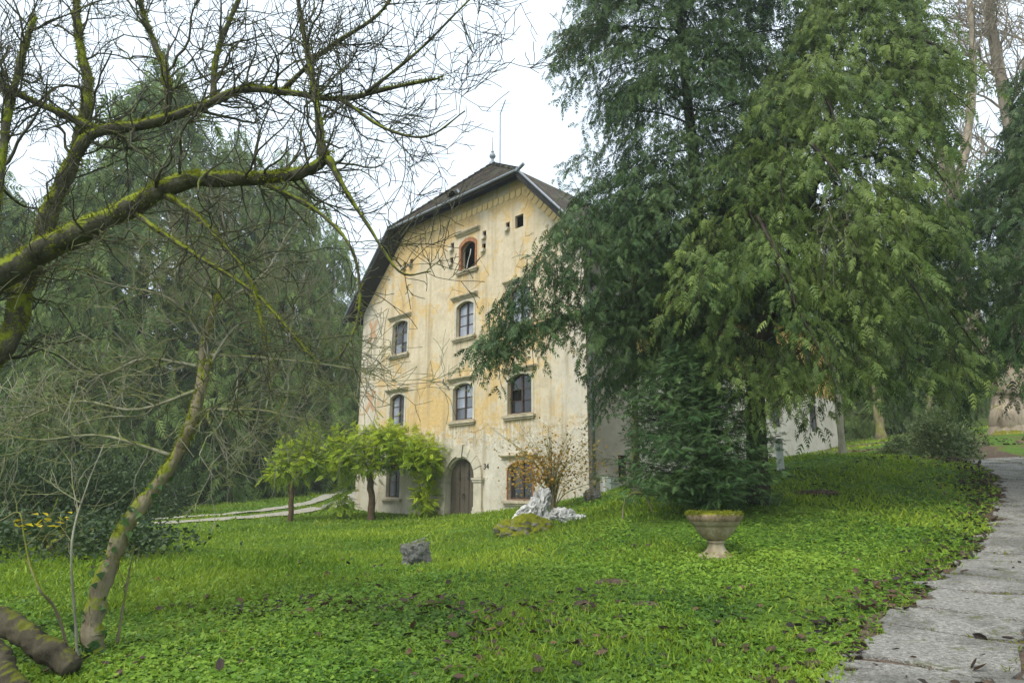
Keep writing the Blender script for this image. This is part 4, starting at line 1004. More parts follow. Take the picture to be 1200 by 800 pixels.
C12, R12 = limb(woodm, pts((150, 245, 6.5), (230, 300, 6.3), (300, 345, 6.2), (365, 418, 6.1)), [.03, .022, .016, .008]); mains.append((C12, R12, 40))
C13, R13 = limb(woodm, pts((300, 209, 6.3), (375, 250, 6.2), (415, 300, 6.1), (420, 370, 6.1), (398, 420, 6.1)), [.03, .02, .015, .011, .007]); mains.append((C13, R13, 20))
C14, R14 = limb(woodm, pts((400, 116, 6.6), (450, 150, 6.4), (500, 160, 6.3), (545, 130, 6.2)), [.022, .016, .012, .007]); mains.append((C14, R14, 0))
C15, R15 = limb(woodm, pts((430, 108, 6.5), (490, 60, 6.4), (530, 20, 6.3), (560, -10, 6.3)), [.02, .015, .011, .007]); mains.append((C15, R15, 0))
PD = dict(PB, pull=(.0, .0, -.05), bias=(.08, 0, -.05))
for Cq, Rq, k, lev, Lr, par in ((C1, R1, 26, 2, (.5, 1.1), PB), (C2, R2, 26, 2, (.6, 1.3), PB), (C3, R3, 34, 2, (.5, 1.1), PB), (C4, R4, 16, 2, (.5, 1.1), PB), (C5, R5, 14, 2, (.5, 1.1), PB), (C6, R6, 13, 2, (.5, 1.0), PB),
                               (C7, R7, 15, 2, (.5, 1.0), PB), (C8, R8, 9, 2, (.3, .6), PB), (C9, R9, 12, 2, (.4, .8), PD), (C10, R10, 14, 2, (.5, .9), PB), (C11, R11, 20, 2, (.5, 1.1), PB), (C12, R12, 12, 2, (.4, .8), PD), (C13, R13, 8, 1, (.3, .6), PD), (C14, R14, 11, 2, (.4, .75), PB), (C15, R15, 11, 2, (.4, .75), PB)):
    along(twm, rng, Cq, Rq, int(k * 1.15), par, lev, Lr, .10, .5); along(twm, rng, Cq, Rq, int(k * .3), dict(par, rmax=.02), 3, (.9, 1.5), .10, .5)
for Cq, Rq, k in mains:
    if k: moss_on(mossm, rng, Cq, Rq, k * 10)
mag = empty('magnolia_tree', base_m, 0, 'old bare magnolia with thick mossy limbs across the upper left', 'tree')
for mb_ in (woodm, twm, mossm): mb_.v = [v - base_m if len(v) else v for v in mb_.v]
woodm.build('trunk', M['bark_moss'], mag, True); tag(twm.build('bare_crown', M['bark_twig'], mag, True), kind='stuff'); tag(mossm.build('moss', M['moss'], mag), kind='stuff')

# thin curved tree in front of it, ivy on its foot, fine pale twigs
rng = np.random.default_rng(77)
woodm, twm, mossm, ivym = MB(), MB(), MB(), MB()
b_ = ground_pt(105, 768, 7.0)
S0, Q0 = limb(woodm, [b_ - (0, 0, .15)] + pts((108, 735, 7.0), (118, 690, 7.0), (142, 625, 7.0), (185, 565, 7.05), (214, 520, 7.1), (232, 462, 7.15), (240, 400, 7.2), (256, 345, 7.3)), [.115, .098, .088, .078, .066, .053, .045, .038, .03])
S1, Q1 = limb(woodm, pts((212, 525, 7.1), (228, 490, 7.05), (240, 440, 7.05), (243, 425, 7.0)), [.06, .05, .042, .03])
PF = dict(seg=.11, wander=.24, pull=(0, 0, -.02), rmin=.0034, dens=5.0, bias=(0, 0, .06), twig=(.12, .35))
subs = [pts((236, 455, 7.15), (160, 480, 7.1), (90, 470, 7.0), (20, 495, 6.9), (-30, 540, 6.9)), pts((238, 430, 7.2), (170, 420, 7.2), (110, 440, 7.2), (50, 400, 7.2), (0, 380, 7.2)),
        pts((240, 415, 7.2), (320, 420, 7.2), (400, 430, 7.1), (440, 440, 7.0)), pts((225, 480, 7.1), (300, 480, 7.0), (350, 490, 6.9)), pts((250, 362, 7.3), (310, 320, 7.3), (340, 270, 7.3), (380, 230, 7.3)),
        pts((252, 355, 7.3), (215, 300, 7.4), (190, 230, 7.4)), pts((205, 535, 7.1), (120, 510, 7.0), (40, 515, 6.9), (-20, 500, 6.9)), pts((241, 400, 7.2), (200, 350, 7.3), (120, 330, 7.3), (40, 300, 7.3)), pts((238, 440, 7.15), (280, 380, 7.2), (340, 370, 7.1), (390, 380, 7.0)),
        pts((256, 345, 7.3), (262, 280, 7.4), (258, 210, 7.4))]
for sp in subs:
    Cq, Rq = limb(twm, sp, [.022, .016, .011, .006], 18, 5); along(twm, rng, Cq, Rq, 34, PF, 2, (.45, 1.15), .08, .6)
moss_on(mossm, rng, S0[14:], Q0[14:], 2400, (.015, .04), .2); moss_on(mossm, rng, S1, Q1, 1200, (.015, .04), .2)
n = 80; i = rng.integers(2, 24, n); a = nrm(np.c_[rng.normal(0, 1, n), rng.normal(-.6, .7, n), rng.normal(0, .3, n)]); P = S0[i] + a * (Q0[i][:, None] + .012) + rng.normal(0, .03, (n, 3))
ivym.scatter(IVY, P, nrm(-UP + rng.normal(0, .5, (n, 3))), a + rng.normal(0, .25, (n, 3)), rng.uniform(.05, .11, n), 1, rng.random(n))
sm_ = empty('curved_tree', b_, 0, 'thin bare tree with a curved trunk, ivy on its foot, left foreground', 'tree')
for mb_ in (woodm, twm, mossm, ivym): mb_.v = [v - b_ if len(v) else v for v in mb_.v]
woodm.build('trunk', M['bark_small'], sm_, True); tag(twm.build('bare_crown', M['bark_pale'], sm_, True), kind='stuff'); tag(mossm.build('moss', M['moss'], sm_), kind='stuff'); tag(ivym.build('ivy', M['spruce'], sm_), kind='stuff')

# thin saplings at the lower left
for k, (px, py, lab, stems) in enumerate([
    (92, 770, 'tallest pale leafless sapling at the lower left, branching near its top', [[(92, 770, 6.75), (88, 726, 6.7), (84, 635, 6.5), (101, 572, 6.6), (122, 520, 6.6)], [(92, 600, 6.55), (85, 565, 6.6), (84, 535, 6.6)], [(96, 590, 6.55), (65, 570, 6.5), (58, 560, 6.5)]]),
    (73, 735, 'dark crooked sapling bending left beside the tallest one', [[(84, 762, 6.8), (66, 715, 6.6), (46, 690, 6.4), (34, 655, 6.4), (28, 625, 6.4), (22, 600, 6.4), (0, 610, 6.4)], [(30, 640, 6.4), (45, 625, 6.4), (60, 600, 6.4)]]),
    (148, 745, 'straight thin sapling right of the curved trunk', [[(138, 745, 7.2), (146, 700, 7.2), (152, 665, 7.2), (158, 640, 7.2)], [(148, 690, 7.2), (140, 670, 7.2), (135, 655, 7.2)]])]):
    mb = MB(); b2 = P3(*stems[0][0]); b2[2] = min(b2[2], H(b2[0], b2[1]) - .02)
    for j, st in enumerate(stems):
        q = [P3(*t_) for t_ in st]
        if j == 0: q[0] = b2
        Cq, Rq = limb(mb, q, [.016, .012, .008, .005] if j == 0 else [.007, .005, .003], None, 5)
        along(mb, rng, Cq, Rq, 6 if j == 0 else 3, dict(PF, rmin=.0028), 1, (.2, .45), .3, .6)
    mb.v = [v - b2 if len(v) else v for v in mb.v]
    e = empty('sapling', b2, 0, lab, 'sapling'); mb.build('stem', M['bark_pale'] if k == 0 else M['bark_small'], e, True)
    if k == 1:
        lf = MB(); n = 26; P = P3(44, 612, 6.4) + rng.normal(0, 1, (n, 3)) * (.10, .08, .035)
        lf.scatter(LEAF, P - b2, rng.normal(0, 1, (n, 3)) * (1, 1, .3), UP + rng.normal(0, .4, (n, 3)), rng.uniform(.05, .09, n), 1, rng.random(n)); tag(lf.build('yellow_leaves', M['yellow'], e), kind='stuff')
# fallen logs in the corner
for q, rr, lab in (([(-45, 700, 6.6), (0, 726, 6.5), (45, 752, 6.4), (82, 785, 6.3)], [.105, .11, .105, .09], 'brown fallen log lying in the lower left corner against the curved trunk'),
                   ([(-40, 745, 5.9), (-5, 775, 5.8), (25, 815, 5.7)], [.10, .11, .10], 'shorter mossy log in front of the brown fallen log')):
    mb = MB(); c = [P3(*t_) for t_ in q]
    limb(mb, c, rr, 60, 26, .03); cc = spline(np.array(c), 60)
    for k_, v in enumerate(mb.v):
        if len(v) == 60 * 26:
            ax2 = np.repeat(cc, 26, 0); dd_ = nrm(v - ax2); mb.v[k_] = v + dd_ * ((1 - np.abs(2 * fbm(v * (9, 9, 16), 4, 6) - 1)) * .05 - .04 + .05 * (fbm(v * 3, 3, 8) - .5))[:, None]
    o0 = np.array([c[1][0], c[1][1], c[1][2] - rr[0]]); mb.v = [v - o0 if len(v) else v for v in mb.v]
    o = mb.build('fallen_log', M['log'], None, True); o.location = o0; tag(o, lab, 'log')

# big plane tree with a forked pale trunk on the right
rng = np.random.default_rng(83)
bP = ground_pt(1186, 507, 34.0); woodm, twm, mossm = MB(), MB(), MB()
L0, _ = limb(woodm, [bP - (0, 0, .7), bP + (0, 0, .0), bP + (0, 0, .8)] + pts((1182, 480, 34), (1184, 455, 34)), [1.25, 1.0, .84, .76, .72], 24, 14, .02)
La, Ra = limb(woodm, pts((1184, 470, 34), (1165, 436, 33.8), (1146, 395, 33.7), (1128, 320, 33.8), (1118, 230, 34), (1092, 130, 34), (1072, 20, 34), (1060, -80, 34)), [.55, .46, .42, .40, .36, .30, .24, .15], 40, 10, .05)
Lb, Rb = limb(woodm, pts((1186, 470, 34), (1196, 420, 34), (1200, 340, 34.2), (1195, 240, 34.5), (1180, 130, 34.5), (1160, 20, 34.5), (1150, -80, 34.5)), [.62, .52, .46, .40, .32, .25, .16], 40, 10, .05)
Lc, Rc = limb(woodm, pts((1118, 235, 34), (1135, 150, 33.5), (1140, 60, 33.5), (1130, -60, 33.5)), [.26, .22, .16, .1], 20, 8)
Ld, Rd = limb(woodm, pts((1196, 250, 34.5), (1215, 150, 34), (1230, 40, 34), (1225, -60, 34)), [.26, .22, .16, .1], 20, 8)
PP_ = dict(seg=.5, wander=.16, pull=(0, 0, .05), rmin=.018, dens=1.5, bias=(0, 0, .25), twig=(.7, 1.8))
for Cq, Rq in ((La, Ra), (Lb, Rb), (Lc, Rc), (Ld, Rd)): along(twm, rng, Cq, Rq, 42, PP_, 2, (2.0, 5.5), .40, .30)
moss_on(mossm, rng, La[3:9], Ra[3:9], 1500, (.06, .14), .9)
pl = empty('plane_tree', bP, 0, 'big bare plane tree with forked pale trunk at the right edge', 'tree')
for mb_ in (woodm, twm, mossm): mb_.v = [v - bP if len(v) else v for v in mb_.v]
woodm.build('trunk', M['bark_plane'], pl, True); tag(twm.build('bare_crown', M['bark_plane'], pl, True), kind='stuff'); tag(mossm.build('moss', M['moss'], pl), kind='stuff')
# small trunks on the right slope
for px, py, D, r, top, lab, bk in ((987, 530, 26.5, .13, 6.5, 'slim pale trunk standing at the end of the house', 'bark_pale'), (1031, 503, 44, .30, 7, 'dark trunk on the slope left of the round bush', 'bark_small'), (1092, 500, 46, .22, 7, 'dark trunk showing behind the round bush', 'bark_small')):
    p = ground_pt(px, py, D); mb = MB(); limb(mb, [p * 0 - (0, 0, .3), (.02, 0, .5), (.1, .1, top * .5), (.0, .2, top)], [r * 1.4, r, r * .85, r * .6], 18, 8)
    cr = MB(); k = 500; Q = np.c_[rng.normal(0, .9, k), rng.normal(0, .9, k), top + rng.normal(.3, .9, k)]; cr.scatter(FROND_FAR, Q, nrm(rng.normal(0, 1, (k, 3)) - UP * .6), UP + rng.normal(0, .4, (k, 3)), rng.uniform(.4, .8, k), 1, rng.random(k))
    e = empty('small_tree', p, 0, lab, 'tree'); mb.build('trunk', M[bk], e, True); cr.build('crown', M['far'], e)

# ------------------------------------------------------------------ shrubs and climbers
def bush(name, label, base, rx, rz, n, leafmat, size, seed, tmpl=LEAF, cat='bush', stems=9, group=None, flat=.6):
    rng = np.random.default_rng(seed); base = np.array(base, float); wd_, lv = MB(), MB()
    ncl = max(14, int(n / 70)); az = rng.uniform(0, 6.283, ncl); el = np.arcsin(rng.uniform(-.1, 1, ncl)); rr = rng.uniform(.55, 1.0, ncl)
    c = np.c_[rx * rr * np.cos(az) * np.cos(el), rx * rr * np.sin(az) * np.cos(el), rz * (.12 + .88 * rr * np.clip(np.sin(el), 0, 1))]
    for i in range(min(stems, ncl)): wd_.tube(spline([(0, 0, -.1), c[i] * (.35, .35, .55), c[i]], 7), np.linspace(.03 * rx, .006, 7), 5, cap=False)
    k = rng.integers(0, ncl, n); P = c[k] + rng.normal(0, 1, (n, 3)) * (rx * .2, rx * .2, rz * .13); P[:, 2] = np.abs(P[:, 2])
    out = nrm(P * (1, 1, .8) + 1e-3); X = nrm(out + rng.normal(0, .6, (n, 3)))
    lv.scatter(tmpl, P, X, UP * flat + rng.normal(0, .5, (n, 3)) + out * .3, rng.uniform(.7, 1.3, n) * size, 1, np.clip(rng.normal(.45, .22, n) + (rng.random(ncl)[k] - .5) * .4, 0, 1))
    e = empty(name, base, 0, label, cat, group); wd_.build('stem', M['bark_small'], e, True); lv.build('foliage', leafmat, e); return e
bush('round_bush', 'round grey-green bush beside the top of the driveway', ground_pt(1105, 541, 26), 1.08, 1.95, 8500, M['bush'], .11, 91)
bush('low_bush', 'small low bush left of the round bush', ground_pt(1058, 524, 28.5), .75, .75, 1800, M['bush'], .11, 92)
bush('dark_shrub', 'dark shrub under the conifers at the left edge', ground_pt(20, 600, 20), 2.2, 2.6, 9000, M['darkbush'], .11, 93)
bush('dark_shrub', 'dark shrub just left of the curved trunk', ground_pt(108, 602, 22), 1.9, 2.2, 8000, M['darkbush'], .11, 94)
bush('dark_shrub', 'distant dark shrub beside the gravel tracks', ground_pt(172, 596, 34), 2.0, 2.6, 5000, M['darkbush'], .15, 95)
bush('hazy_shrub', 'hazy shrub between the far trunks left of the arbour', ground_pt(300, 578, 50), 2.6, 2.8, 3500, M['bush'], .25, 96)
bush('hazy_shrub', 'hazy shrub behind the arbour post', ground_pt(370, 576, 52), 2.2, 2.2, 3000, M['bush'], .25, 97)
bush('ivy_mound', 'patch of dark ivy rising at the left edge behind the fallen logs', ground_pt(50, 640, 14), 2.3, .75, 5500, M['darkbush'], .09, 98, IVY)

# vine arbour: two posts, a bright umbrella of leaves against the house
rng = np.random.default_rng(101)
b1 = ground_pt(434, 600, 31.0); b2 = ground_pt(341, 597, 31.0); b3 = ground_pt(498, 602, 30.9)
arb = empty('wisteria_arbour', b1, 0, 'bright yellow-green wisteria trained over posts beside the arched door', 'climbing plant')
def loc(p): return np.array(p) - b1
mb = MB(); limb(mb, [loc(b1) - (0, 0, .3), loc(b1) + (.03, 0, .8), loc(P3(433, 552, 31))], [.19, .15, .14], 12, 9, .05); mb.build('post', M['wood'], arb, True)
mb = MB(); limb(mb, [loc(b2) - (0, 0, .3), loc(b2) + (.0, 0, .9), loc(P3(341, 550, 31))], [.13, .11, .10], 12, 8, .05); mb.build('post', M['wood'], arb, True)
mb = MB(); mb.tube([loc(P3(341, 553, 31)), loc(P3(400, 545, 31)), loc(P3(434, 548, 31)), loc(P3(470, 546, 30.8)), loc(P3(512, 542, 30.3))], [.07, .07, .08, .07, .06], 7); mb.build('beam', M['wood'], arb, True)
vine, lv = MB(), MB()
limb(vine, [loc(b3) - (0, 0, .1), loc(b3) + (.1, .05, 1.0), loc(P3(500, 545, 30.6)), loc(P3(470, 530, 30.8))], [.06, .05, .05, .03], 16, 6)
def leaves(centre, sp, n, up=.0, size=(.20, .40)):
    n = int(n * 2.1)
    P = loc(centre) + rng.normal(0, 1, (n, 3)) * np.array(sp); c = loc(centre)
    out = nrm((P - c) * (1, 1, 1.2) + 1e-4)
    X = nrm(out * .7 + rng.normal(0, .5, (n, 3)) * (1, 1, .5) - UP * .25 + UP * up)
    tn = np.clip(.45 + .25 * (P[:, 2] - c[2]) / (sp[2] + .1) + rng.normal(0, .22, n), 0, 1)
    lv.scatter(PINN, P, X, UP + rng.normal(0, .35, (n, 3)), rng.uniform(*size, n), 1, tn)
for px, py, D, sp, n in [(440, 520, 31.2, (.75, .7, .35), 260), (415, 530, 30.8, (.5, .5, .30), 150), (470, 518, 31.0, (.7, .6, .33), 230), (495, 530, 30.4, (.45, .45, .32), 150), (450, 508, 31.5, (.55, .5, .25), 140), (400, 545, 30.8, (.35, .35, .3), 70), (505, 545, 30.2, (.25, .3, .3), 60), (470, 538, 30.6, (.7, .5, .2), 130), (430, 545, 30.7, (.4, .4, .22), 70),
                         (498, 588, 30.4, (.22, .22, .45), 90), (493, 570, 30.5, (.18, .2, .4), 50), (404, 578, 31.4, (.2, .2, .45), 45), (397, 590, 31.6, (.3, .3, .2), 30),
                         (345, 545, 31, (.45, .4, .28), 95), (325, 556, 31, (.3, .3, .25), 45), (370, 540, 31, (.5, .4, .25), 90)]:
    leaves(P3(px, py, D), sp, n)
for px, dx, top in ((342, 4, 515), (352, 6, 505), (372, -4, 500), (335, -4, 522), (385, 8, 512), (395, 2, 503), (360, 2, 520)):
    a_, c_ = P3(px, 546, 31), P3(px + dx, top, 31); q = spline([loc(a_), (loc(a_) + loc(c_)) / 2 + rng.normal(0, .1, 3), loc(c_)], 8); vine.tube(q, np.linspace(.025, .008, 8), 5)
    for p in q: leaves(p + b1, (.14, .14, .12), 9, .3, (.16, .32))
for _ in range(16):
    p0 = loc(P3(rng.uniform(405, 505), 546, 30.9)); p1 = p0 + rng.normal(0, .7, 3) * (1, .7, .2) + (0, 0, rng.uniform(.5, 1.4)); vine.tube(spline([p0, (p0 + p1) / 2 + rng.normal(0, .15, 3), p1], 7), np.linspace(.03, .01, 7), 5)
vine.build('vine', M['bark_small'], arb, True); lv.build('foliage', M['wist'], arb)

# orange autumn shrub at the foot of the wall
rng = np.random.default_rng(107)
bs = ground_pt(648, 603, 22.6); st, lv, lw = MB(), MB(), MB()
for _ in range(46):
    a = rng.uniform(0, 6.28); sp = rng.uniform(.3, 2.0); h = rng.uniform(1.0, 2.7); e_ = np.array([math.cos(a) * sp, math.sin(a) * sp * .6, h])
    q = spline([(0, 0, -.1), e_ * (.25, .25, .55), e_], 10); st.tube(q, np.linspace(.018, .005, 10), 4, cap=False)
    for p in q[4:]:
        k = rng.integers(0, 5); P = p + rng.normal(0, .09, (k, 3)); 
        grow(st, rng, p, nrm(rng.normal(0, 1, 3) + (0, 0, .5)), rng.uniform(.2, .5), .005, 0, dict(PF, rmin=.004))
        if rng.random() < .55: lv.scatter(LEAF, P, rng.normal(0, 1, (k, 3)), rng.normal(0, .6, (k, 3)) + UP, rng.uniform(.07, .13, k), 1, np.clip(rng.normal(.30, .2, k), 0, 1))
n = 750; P = np.array([-.7, -.3, 1.35]) + rng.normal(0, 1, (n, 3)) * (.42, .3, .38); lv.scatter(LEAF, P, rng.normal(0, 1, (n, 3)), rng.normal(0, .6, (n, 3)) + UP, rng.uniform(.07, .14, n), 1, np.clip(rng.normal(.75, .2, n), 0, 1))
n = 650; P = np.array([.75, -.2, 1.45]) + rng.normal(0, 1, (n, 3)) * (.6, .3, .5); lv.scatter(LEAF, P, rng.normal(0, 1, (n, 3)), rng.normal(0, .6, (n, 3)) + UP, rng.uniform(.06, .12, n), 1, np.clip(rng.normal(.2, .15, n), 0, 1))
e = empty('autumn_shrub', bs, 0, 'many-stemmed shrub with orange and yellow leaves behind the white rock', 'bush'); st.build('stem', M['bark_small'], e, True); lv.build('foliage', M['orange'], e)

# ------------------------------------------------------------------ rocks, stone, urn
def rock(name, label, base, blobs, mat, seed, cat='rock', group=None, ridg=.28, sub=4):
    e = MB(); bm = bmesh.new(); bmesh.ops.create_icosphere(bm, subdivisions=sub, radius=1.0); bm.verts.ensure_lookup_table()
    V0 = np.array([v.co[:] for v in bm.verts]); F0 = np.array([[v.index for v in f.verts] for f in bm.faces]); bm.free()
    for i, (c, s_, tilt) in enumerate(blobs):
        n = fbm(V0 * 1.5 + seed * 7.3 + i * 3.1, 5, seed); rg = 1 - np.abs(2 * fbm(V0 * 2.6 + seed + i * 5, 4, seed + 3) - 1)
        r = .62 + .55 * n + ridg * (rg - .7) * 1.6; V = V0 * r[:, None] * np.array(s_); ct, s2 = math.cos(tilt), math.sin(tilt)
        V = np.c_[V[:, 0] * ct + V[:, 2] * s2, V[:, 1], -V[:, 0] * s2 + V[:, 2] * ct] + np.array(c); e.add(V, F0)
    o = e.build(name, mat, None, False); o.location = base; tag(o, label, cat, group); return o
pr = ground_pt(630, 615, 20.0)
R_ = rock('white_rock', 'jagged white limestone rock on the mossy mound before the house', pr, [((.05, 0, .55), (.24, .2, .42), .35), ((-.36, 0, .36), (.34, .2, .16), -.6), ((.22, .05, .74), (.14, .15, .26), .3), ((-.16, -.1, .42), (.18, .16, .30), .7), ((.26, -.05, .16), (.09, .10, .30), -.15), ((-.28, -.1, .10), (.12, .12, .26), .4), ((.02, -.12, .08), (.16, .14, .18), .2), ((-.52, .05, .2), (.10, .1, .16), -.3), ((.10, .1, .9), (.07, .08, .14), .1)], M['rock'], 3, ridg=.9)
p = ground_pt(655, 608, 20.0); rock('white_rock', 'low white rock right of the jagged one', p, [((0, 0, .12), (.28, .22, .20), .2), ((.12, -.05, .18), (.15, .16, .16), -.2)], M['rock'], 8, ridg=.6)
p = ground_pt(666, 620, 19.3); rock('white_rock', 'smallest white rock half sunk in the grass', p, [((0, 0, .10), (.22, .2, .22), .3), ((.3, 0, .06), (.24, .2, .12), 0)], M['rock'], 12, ridg=.55)
p = ground_pt(622, 628, 18.9); rock('mossy_rock', 'moss-covered rock below the white rocks', p, [((0, 0, .06), (.70, .5, .42), 0), ((-.5, .1, .05), (.5, .4, .28), .1)], M['mossrock'], 15)
p = ground_pt(694, 588, 23.0); rock('grey_rock', 'grey stone beside the foot of the downpipe', p, [((0, 0, .12), (.3, .25, .3), 0)], M['greystone'], 19)
p = ground_pt(958, 578, 17.5); rock('earth_patch', 'flat brown stone in the shaded slope under the pale yew', p, [((0, 0, -.02), (.6, .4, .10), 0)], M['soil'], 21, 'stone')
# squared old stone on the lawn
bm = bmesh.new(); bmesh.ops.create_cube(bm, size=1); bmesh.ops.subdivide_edges(bm, edges=bm.edges, cuts=14, use_grid_fill=True)
for v in bm.verts:
    c = np.array(v.co); d = np.array(c); q = np.abs(c) > .42; rn = .5 - .07 * (np.sum(np.abs(c) > .45) - 1)
    c = c * (1 - .13 * np.linalg.norm(np.maximum(np.abs(c) - .3, 0))); nv = (fbm(c[None] * 4.0 + 3, 4, 2)[0] - .5)
    v.co = Vector(c * (1 + .55 * nv)) + Vector((.02 * math.sin(c[2] * 30), 0, .06 * c[0]))
me = bpy.data.meshes.new('old_stone'); bm.to_mesh(me); bm.free()
st_ = obj('old_stone', me, M['greystone']); p = ground_pt(487, 662, 14.2); st_.location = p + np.array((0, 0, .20)); st_.scale = (.46, .42, .50); st_.rotation_euler = (.06, -.12, .5); tag(st_, 'squared grey carved stone standing alone on the lawn', 'stone')

# mossy stone urn
bu = ground_pt(840, 652, 12.0); ur = empty('garden_urn', bu, .2, 'wide mossy stone urn on a foot, standing on the lawn', 'urn')
def wob(mb, amp=.006):
    mb.v = [v + (fbm(v * 9, 3, 4)[:, None] - .5) * amp * 2 * nrm(v * (1, 1, 0)) for v in mb.v]
mb = MB(); lathe(mb, [(.0, -.12), (.34, -.12), (.34, -.02), (.31, .02), (.24, .04), (.20, .07), (.155, .12), (.135, .17), (.13, .21), (.155, .225), (.155, .25), (.13, .26)], 40); wob(mb); mb.build('foot', M['urn'], ur, True)
mb = MB(); lathe(mb, [(.05, .255), (.16, .265), (.22, .31), (.30, .40), (.345, .47), (.36, .50), (.375, .505), (.40, .53), (.43, .58)], 40); wob(mb, .008); mb.build('bowl', M['urn'], ur, True)
mb = MB(); lathe(mb, [(.425, .575), (.455, .60), (.475, .665), (.47, .70), (.44, .72), (.40, .715), (.38, .66), (.34, .60)], 40); wob(mb, .012); mb.build('rim', bark_mat('urn_rim_stone', (.10, .07, .04), (.36, .27, .17), (.22, .22, .012), .45, 6), ur, True)
mb = MB(); lathe(mb, [(.001, .70), (.2, .69), (.39, .665)], 24); mb.build('soil', M['soil'], ur, True)
rng = np.random.default_rng(111)
mb = MB(); n = 5200; a = rng.uniform(0, 6.283, n); r = np.where(rng.random(n) < .55, rng.uniform(.40, .485, n), .40 * np.sqrt(rng.random(n))); z = np.where(r > .40, .715 - np.maximum(0, r - .45) * 1.2, .70) + rng.normal(0, .006, n)
cl = fbm(np.c_[np.cos(a) * 2, np.sin(a) * 2, r * 6], 3, 2); ok = cl > .40; P = np.c_[r * np.cos(a), r * np.sin(a), z][ok]; n = len(P)
mb.scatter(BLADE, P, UP * .9 + rng.normal(0, .6, (n, 3)), rng.normal(0, 1, (n, 3)), rng.uniform(.02, .05, n), 3.5, np.clip(rng.normal(.4, .25, n), 0, 1)); tag(mb.build('moss', M['moss'], ur), kind='stuff')

# bent branch hoop before the ivy trunk, and an overhead cable to the house
ph = ground_pt(745, 603, 16.0); mb = MB(); mb.tube(spline([P3(729, 606, 16.0) - ph - (0, 0, .15), P3(733, 585, 16) - ph, P3(746, 577, 16) - ph, P3(758, 583, 16) - ph, P3(768, 602, 16) - ph - (0, 0, .15)], 18), np.linspace(.025, .018, 18), 6)
o = mb.build('bent_branch', M['bark_small'], None, True); o.location = ph; tag(o, 'thin branch bent into a hoop over the grass near the ivy-wrapped trunk', 'branch')
ends = (house.matrix_basis @ Vector((-1.05, -.28, 6.5)), Vector(tuple(P3(235, 452, 46.0))))
t = np.linspace(0, 1, 24)[:, None]; q = np.array(ends[0]) * (1 - t) + np.array(ends[1]) * t - UP * (1.2 * 4 * t * (1 - t)) * .25
mb = MB(); mb.tube(q, .014, 5); o = mb.build('overhead_cable', M['wire']); tag(o, 'thin dark overhead cable running from the house wall to the left', 'cable')
mb = MB(); p = ground_pt(916, 562, 21.5); mb.box((-.09, -.09, -.3), (.09, .09, .95)); mb.box((-.12, -.12, .952), (.12, .12, 1.02)); o = mb.build('white_post', M['whitepost']); o.location = p; tag(o, 'short white post at the edge of the slope by the young fir', 'post')

# ------------------------------------------------------------------ lawn, ground cover, fallen leaves
rng = np.random.default_rng(121)
_hm = np.array(house.matrix_basis.inverted())
def allowed(x, y, pathw=True):
    l = np.c_[x, y, np.zeros_like(x), np.ones_like(x)] @ _hm.T
    ok = ~((l[:, 0] > UL - .05) & (l[:, 0] < UR + .05) & (l[:, 1] > -.08) & (l[:, 1] < DEPTH))
    C = road_c; d2 = ((x[:, None] - C[None, :, 0]) ** 2 + (y[:, None] - C[None, :, 1]) ** 2).min(1)
    ok &= d2 > (ROADW / 2 - .06 + .34 * (fbm(np.c_[x * 1.6, y * 1.6, x * 0], 3, 3) - .5)) ** 2
    for T in tracks: ok &= ((x[:, None] - T[None, :, 0]) ** 2 + (y[:, None] - T[None, :, 1]) ** 2).min(1) > .62 ** 2
    return ok
road_c = np.array([road_at(s_, ROADW / 2) for s_ in np.arange(0, 34, .3)])
tracks = [spline(np.array(T), 70) for T in (T1, T2)]
def scatter_ground(n, r0, r1, amax=43, pw=1.0):
    u = rng.random(n); r = r0 * (r1 / r0) ** (u ** pw); a = np.radians(rng.uniform(-amax, amax, n)); return r * np.sin(a), r * np.cos(a), r
# leafy ground cover: densest near the camera and on the mound
n = 330000; x, y, r = scatter_ground(n, 4.6, 27)
lawnmask = 1 / (1 + np.exp(-((y - 11.2 - np.where(x < 0, .65, 5.0) * x) + 3 * (fbm(np.c_[x * .3, y * .3, x * 0], 3, 8) - .5)) * .9)) * (x < 2.0)     # short lawn on the left flat
patch = fbm(np.c_[x * .5, y * .5, x * 0 + 3], 4, 21)
keep = allowed(x, y) & (rng.random(n) > lawnmask * .93) & (rng.random(n) < .15 + 2.2 * np.clip(patch - .30, 0, 1)) & (x < 15)
x, y, r, patch = x[keep], y[keep], r[keep], patch[keep]; n = len(x); z = H(x, y)
hgt = .015 + .10 * np.clip(patch - .3, 0, 1) * rng.random(n)
sz = (.027 + .0015 * r) * rng.uniform(.45, 1.6, n)
X = np.c_[rng.normal(0, 1, (n, 2)), rng.normal(0, .28, n)]; Zn = UP + rng.normal(0, .33, (n, 3)) + np.array((0, -.25, 0))
tint = np.clip(.38 + 1.5 * (fbm(np.c_[x * .35, y * .35, x * 0 + 9], 4, 31) - .5) + rng.normal(0, .24, n), 0, 1)
kind = rng.random(n) < .22
for sel, tm, nm in ((kind, TREF, 'clover_cover'), (~kind, LEAF, 'ground_cover')):
    mb = MB(); mb.scatter(tm, np.c_[x, y, z + hgt][sel], X[sel], Zn[sel], sz[sel] * (.72 if tm is TREF else 1.35), 1, tint[sel])
    o = mb.build(nm, M['cover']); tag(o, 'creeping green leaves carpeting the lawn' if tm is LEAF else 'clover-like leaves among the lawn', 'ground cover', kind='stuff')
